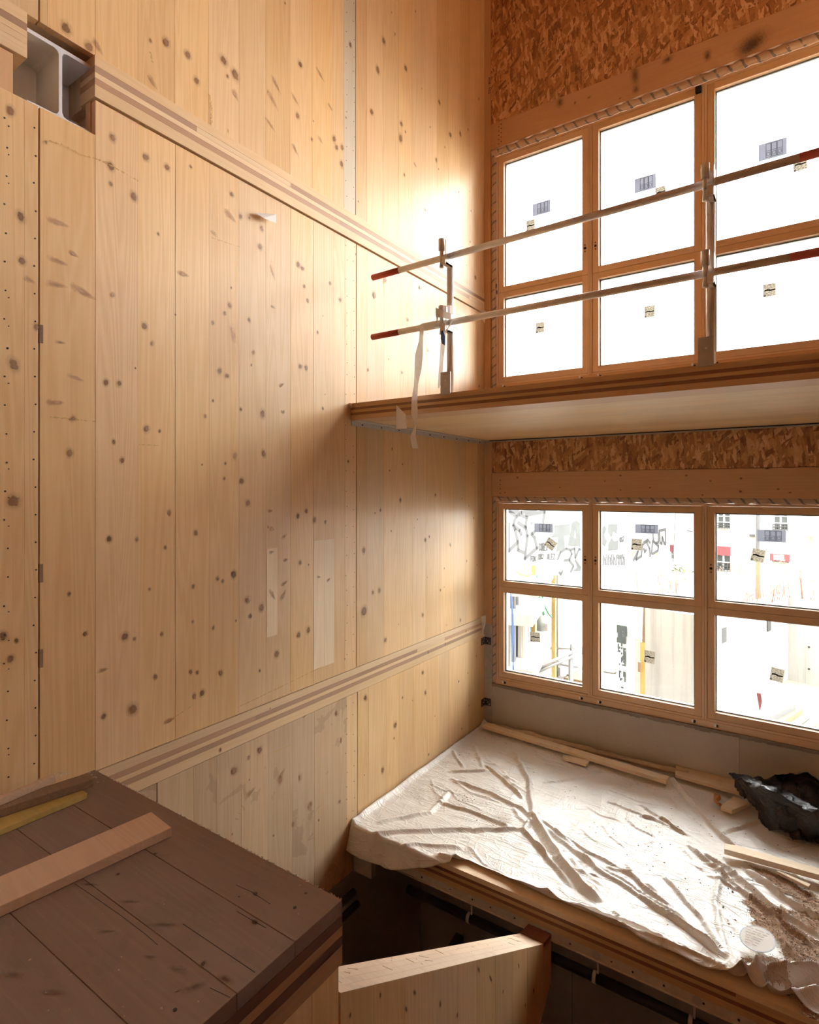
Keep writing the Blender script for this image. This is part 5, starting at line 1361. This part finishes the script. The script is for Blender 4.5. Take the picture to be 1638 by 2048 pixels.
# walls of the right window
v1 = vp((1400, 1270, 9.0)); v2 = None
tA = -1
c_top = vp((1576, 1190, 13.0)); CT = c_top.z
pc = Vector((c_top.x, c_top.y, CT)); pn = pc - E1 * 6.2; pr2 = pc + E2 * 6
site_wall([Vector((pn.x, pn.y, CT)), pc], .25, 'long streaked concrete site wall with two small openings, right window', -E2)
site_wall([pc, Vector((pr2.x, pr2.y, CT))], .25, 'stained concrete site wall across the right window corner', E1)
b = B()
for (x, y, w_, h_) in ((1448, 1268, 5, 14), (1538, 1247, 2.6, 6)):
    p = at_plane(x, y, pc + E2 * .012, E2); b.prism([p - E1 * .10 - UP * .16, p + E1 * .10 - UP * .16, p + E1 * .10 + UP * .12, p - E1 * .10 + UP * .12], E2 * .01)
for (y) in (1294, 1338, 1382):
    p = at_plane(1618, y, pc - E1 * .012, E1); b.tube(p, p - E1 * .01, .022, 8)
b.out('wall_opening', 'iron', bpy.data.objects['site_wall.002'])
d1 = vp((1514, 1146, 20.0)); d0 = d1 - E1 * 8; d2 = d1 + E2 * 5
site_wall([Vector((d0.x, d0.y, d1.z)), d1], .25, 'white concrete site wall running back under the cream building', -E2)
site_wall([d1, Vector((d2.x, d2.y, d1.z))], .25, 'short white concrete site wall facing the right window', E1)
# starter bars on the walls
def bars(p, q, n_, par, hmin=.25, hmax=.8):
    b = B()
    for i in range(n_):
        t = random.random(); c_ = p + (q - p) * t; c_ = Vector((c_.x, c_.y, p.z - .05)); h_ = random.uniform(hmin, hmax)
        tip = c_ + Vector((random.uniform(-.06, .06), random.uniform(-.06, .06), h_)); b.tube(c_, tip, .008, 4, caps=False)
        if random.random() < .5: b.tube(tip, tip + Vector((random.uniform(-.1, .1), 0, -.08)), .008, 4, caps=False)
    b.out('starter_bars', ['rebar'], bpy.data.objects[par])['kind'] = 'stuff'
random.seed(13)
bars(Vector((d0.x, d0.y, d1.z)), d1, 70, 'site_wall.004')
bars(d1, Vector((d2.x, d2.y, d1.z)), 40, 'site_wall.005', .4, 1.3)
bars(Vector((pn.x, pn.y, CT)), pc, 60, 'site_wall.002', .15, .4)
bars(pc, Vector((pr2.x, pr2.y, CT)), 50, 'site_wall.003', .2, .7)
bars(pL - E2 * .2, pL + E1 * 2, 16, 'site_wall', .15, .4)
p = vp((1515.5, 1140, 19.5)); po = B().box(p.x - .06, p.x + .06, p.y - .06, p.y + .06, GZ, p.z + .65).out('timber_post', 'site_board'); tag(po, 'tall timber post standing behind the rear site wall', 'post')
# pile of timber
random.seed(17)
tl = [((1540, 1434), (1592, 1407), .30, 'grey shuttering panel on top of the timber pile', 'site_panel', .22), ((1566, 1442), (1606, 1417), .20, 'orange edged plank in the timber pile', 'site_board', .16), ((1592, 1447), (1620, 1428), .10, 'pale plank at the right of the timber pile', 'site_pale', .08), ((1612, 1452), (1632, 1436), .04, 'short white offcut at the end of the timber pile', 'site_pale', .05)]
for (a, b_, zt_, lab, mt, wd) in tl:
    z_ = GZ + .5 + zt_
    P, Q = at_z(*a, z_), at_z(*b_, z_); d = (Q - P); d = Vector((d.x, d.y, 0)).normalized()
    o = board('pile_plank', (P.x - d.x * .4, P.y - d.y * .4), (Q.x, Q.y), wd, z_ - .10, z_, mt)
    tag(o, lab, 'plank', 'timber pile outside')
bs = at_z(1590, 1440, GZ + .3); tag(box('pile_bearer', bs.x - .5, bs.x + .5, bs.y - .3, bs.y + .3, GZ, GZ + .43, 'site_concrete'), 'concrete block the timber pile lies on', 'block')
p = vp((1358, 1400, 9.5)); 
tag(box('ground_lath', at_z(1363, 1400, GZ).x, at_z(1392, 1408, GZ).x, at_z(1378, 1404, GZ).y - .06, at_z(1378, 1404, GZ).y + .06, GZ, GZ + .09, 'site_board'), 'orange lath on the ground behind the middle window', 'lath')
P = at_z(1524, 1430, GZ); tag(B().prism([(P.x - .03, P.y, GZ), (P.x + .03, P.y, GZ), (P.x - .02, P.y, GZ + .4), (P.x - .09, P.y, GZ + .4)], (0, .05, 0)).out('marker_stake', 'awning'), 'red marker stake leaning by the timber pile', 'stake')
for i, (x, y) in enumerate(((1219, 1344), (1209, 1335), (1244, 1338))):
    P = at_z(x, y, GZ); o = box('rubble_stone', P.x - .16, P.x + .16, P.y - .12, P.y + .12, GZ, GZ + .2, 'site_concrete', None, .04); tag(o, ('grey stone block lying on the sand', 'white stone lying on the sand left of the grey block', 'small stone beside the bitumen strip')[i], 'stone', 'stones on the sand')
# green shrub at the foot of the building
random.seed(23); b = B(); c0 = fpt(1354, 1165, 2.2)
for i in range(900):
    p = c0 + E2 * random.uniform(-.2, 1.5) + UP * (random.gauss(0, .6)) + E1 * random.uniform(-.5, .5)
    if p.z > c0.z + 1.0 - (p - c0).dot(E2) * .5: continue
    s_ = random.uniform(.06, .13); a, c_ = Vector((random.gauss(0, 1), random.gauss(0, 1), random.gauss(0, 1))).normalized() * s_, Vector((random.gauss(0, 1), random.gauss(0, 1), random.gauss(0, 1))).normalized() * s_ * .5
    b.add([p - a, p + c_, p + a, p - c_], [(0, 1, 2, 3)])
sh = empty('shrub', Vector((c0.x, c0.y, GZ)), 'green shrub at the corner of the cream building', 'shrub')
o = b.out('foliage', 'leaf', sh); o['kind'] = 'stuff'
B().path([Vector((c0.x, c0.y, GZ)), c0, c0 + UP * .5 + E2 * .3], .04).path([c0 - UP * .4, c0 + E2 * .9], .03).out('stem', 'rebar', sh)
fn = B()
for k in range(4): fn.tube(c0 - E1 * 1.2 - E2 * .3 + UP * (-1.0 + .28 * k), c0 - E1 * 1.2 + E2 * 1.6 + UP * (-.8 + .28 * k), .015, 6)
for k in range(9): fn.tube(c0 - E1 * 1.2 + E2 * (-.3 + .24 * k) + UP * -1.2, c0 - E1 * 1.2 + E2 * (-.3 + .24 * k) + UP * .15, .01, 6)
tag(fn.out('wire_fence', 'galv_out'), 'wire mesh fence in front of the green shrub', 'fence')

# left neighbour with blue grey glazing, poles, straps and scaffold rails
NB = empty('neighbour_building', vp((1040, 1300, 9.0)) * Vector((1, 1, 0)) if False else Vector((vp((1040, 1300, 9.0)).x, vp((1040, 1300, 9.0)).y, GZ)), 'neighbouring facade with white bands and blue grey glazing at the left', 'building')
nP = vp((1082, 1240, 10.5)); ND = vp((1012, 1300, 7.4)) - nP; ND = Vector((ND.x, ND.y, 0)).normalized(); NN = Vector((-ND.y, ND.x, 0))
if NN.dot(CAM - nP) < 0: NN = -NN
def npt(x, y, d=0.0): return at_plane(x, y, nP + NN * d, NN)
def nband(name, x0, x1, ya0, ya1, yb0, yb1, d0, d1, mat):
    q = [npt(x0, ya1, d0), npt(x1, yb1, d0), npt(x1, yb0, d0), npt(x0, ya0, d0)]
    z_lo = (q[0].z + q[1].z) / 2; z_hi = (q[2].z + q[3].z) / 2
    q = [Vector((q[0].x, q[0].y, z_lo)), Vector((q[1].x, q[1].y, z_lo)), Vector((q[2].x, q[2].y, z_hi)), Vector((q[3].x, q[3].y, z_hi))]
    return B().prism(q, NN * (d1 - d0)).out(name, mat, NB)
nband('glazing', 1012, 1082, 1200, 1345, 1185, 1300, 0, .05, 'glaze')
nband('floor_band', 1012, 1082, 1188, 1213, 1180, 1196, .02, .35, 'render_white')
nband('floor_band', 1012, 1062, 1303, 1332, 1288, 1312, .02, .35, 'render_white')
nband('parapet', 1012, 1082, 1150, 1163, 1138, 1150, .0, .4, 'site_concrete')
b = B()
for x in (1026, 1033, 1052, 1064):
    p = npt(x, 1200, .05); b.box(p.x - .03, p.x + .03, p.y - .03, p.y + .03, GZ + .6, p.z + .1)
b.out('mullion', 'zinc', NB)
p = npt(1043, 1230, .12); vs = []
b = B()
for k in range(5): b.tube((p.x + (k - 2) * .04, p.y, GZ + .5), (p.x + (k - 2) * .03, p.y, p.z + .1), .035, 8, .03)
b.out('curtain', 'ribbon', NB)
p = vp((1082, 1280, 9.8)); co = B().tube((p.x, p.y, GZ), (p.x, p.y, p.z + 1.15), .10, 20).out('round_column', 'site_concrete', None, True); tag(co, 'round pale concrete column outside the left lower window', 'column')
for i, (x, yt, yb, d, lab) in enumerate(((1068, 1130, 1345, 8.6, 'yellow timber pole in front of the round column'), (1108, 1150, 1352, 8.9, 'yellow timber pole right of the round column'))):
    t_, u_ = vp((x, yt, d)), vp((x, yb, d)); o = B().box(t_.x - .03, t_.x + .03, t_.y - .03, t_.y + .03, GZ, t_.z).out('timber_pole', 'yellow'); tag(o, lab, 'pole', 'yellow timber poles')
t_ = vp((1114.5, 1150, 9.2)); tag(B().tube((t_.x, t_.y, GZ), (t_.x, t_.y, t_.z), .022, 10).out('scaffold_tube', 'zinc', None, True), 'upright grey tube beside the right yellow pole', 'tube')
b = B(); ribbon(b, [vp((x, y, 7.2)) for x, y in ((1021, 1184), (1023, 1195), (1025, 1230), (1026, 1270), (1026, 1300), (1026.5, 1318), (1027, 1340))], [(w_, 0, 0) for w_ in (.006, .008, .014, .014, .007, .003, .012)], .006)
tag(b.out('blue_strap', 'blue_strap'), 'blue webbing strap hanging outside the left lower window', 'strap')
b = B(); b.path([vp((x, y, 8.3)) for x, y in ((1074, 1150), (1077, 1190), (1082, 1210), (1088, 1230))], .018).path([vp((x, y, 8.3)) for x, y in ((1084, 1190), (1090, 1212), (1096, 1226), (1103, 1234))], .014)
tag(b.out('green_hose', 'green_hose', None, True), 'pair of green hoses hanging behind the left lower window', 'hose')
b = B(); b.path([vp((x, y, 8.3)) for x, y in ((1032, 1143), (1045, 1150), (1055, 1152), (1066, 1147))], .014); tag(b.out('yellow_cord', 'yellow'), 'yellow cord looped over the parapet outside', 'cord')
for i, (x0, x1, y0, y1, d, lab) in enumerate(((1042, 1061, 1142, 1150, 9.0, 'dark concrete block on the parapet outside, left'), (1077, 1090, 1148, 1165, 9.3, 'dark concrete block on the parapet outside, right'), (1091, 1102, 1244, 1250, 9.6, 'upper brown board clamped behind the yellow pole'), (1091, 1102, 1252, 1259, 9.6, 'lower brown board clamped behind the yellow pole'))):
    p, q = vp((x0, y1, d)), vp((x1, y0, d)); o = box('outside_block', min(p.x, q.x), max(p.x, q.x), min(p.y, q.y) - .1, max(p.y, q.y) + .1, min(p.z, q.z), max(p.z, q.z), 'steel_plate', None, .004); tag(o, lab, 'block', 'blocks on the scaffold side')
sr = empty('scaffold_stair', Vector((vp((1120, 1330, 8.5)).x, vp((1120, 1330, 8.5)).y, GZ)), 'galvanised scaffold stair rails outside the left lower window', 'scaffold')
for (a, b_) in (((1070, 1338, 8.0), (1165, 1295, 8.6)), ((1072, 1345, 8.0), (1165, 1304, 8.6)), ((1092, 1296, 9.2), (1165, 1296, 9.2)), ((1110, 1327, 9.0), (1165, 1334, 9.0)), ((1115, 1358, 8.4), (1165, 1335, 8.8))):
    B().tube(vp(a), vp(b_), .024, 10).out('rail', 'galv_out', sr, True)
for (x, y0, d) in ((1143.5, 1288, 8.6), (1140, 1305, 8.5), (1120, 1335, 8.8)):
    p = vp((x, y0, d)); B().tube((p.x, p.y, GZ), (p.x, p.y, p.z), .024, 10).out('upright', 'galv_out', sr, True)
p = vp((1160, 1352, 8.9)); tag(box('crate', p.x - .2, p.x + .25, p.y - .2, p.y + .2, GZ, p.z, 'site_board', None, .01), 'pale wooden crate below the scaffold rails', 'crate')
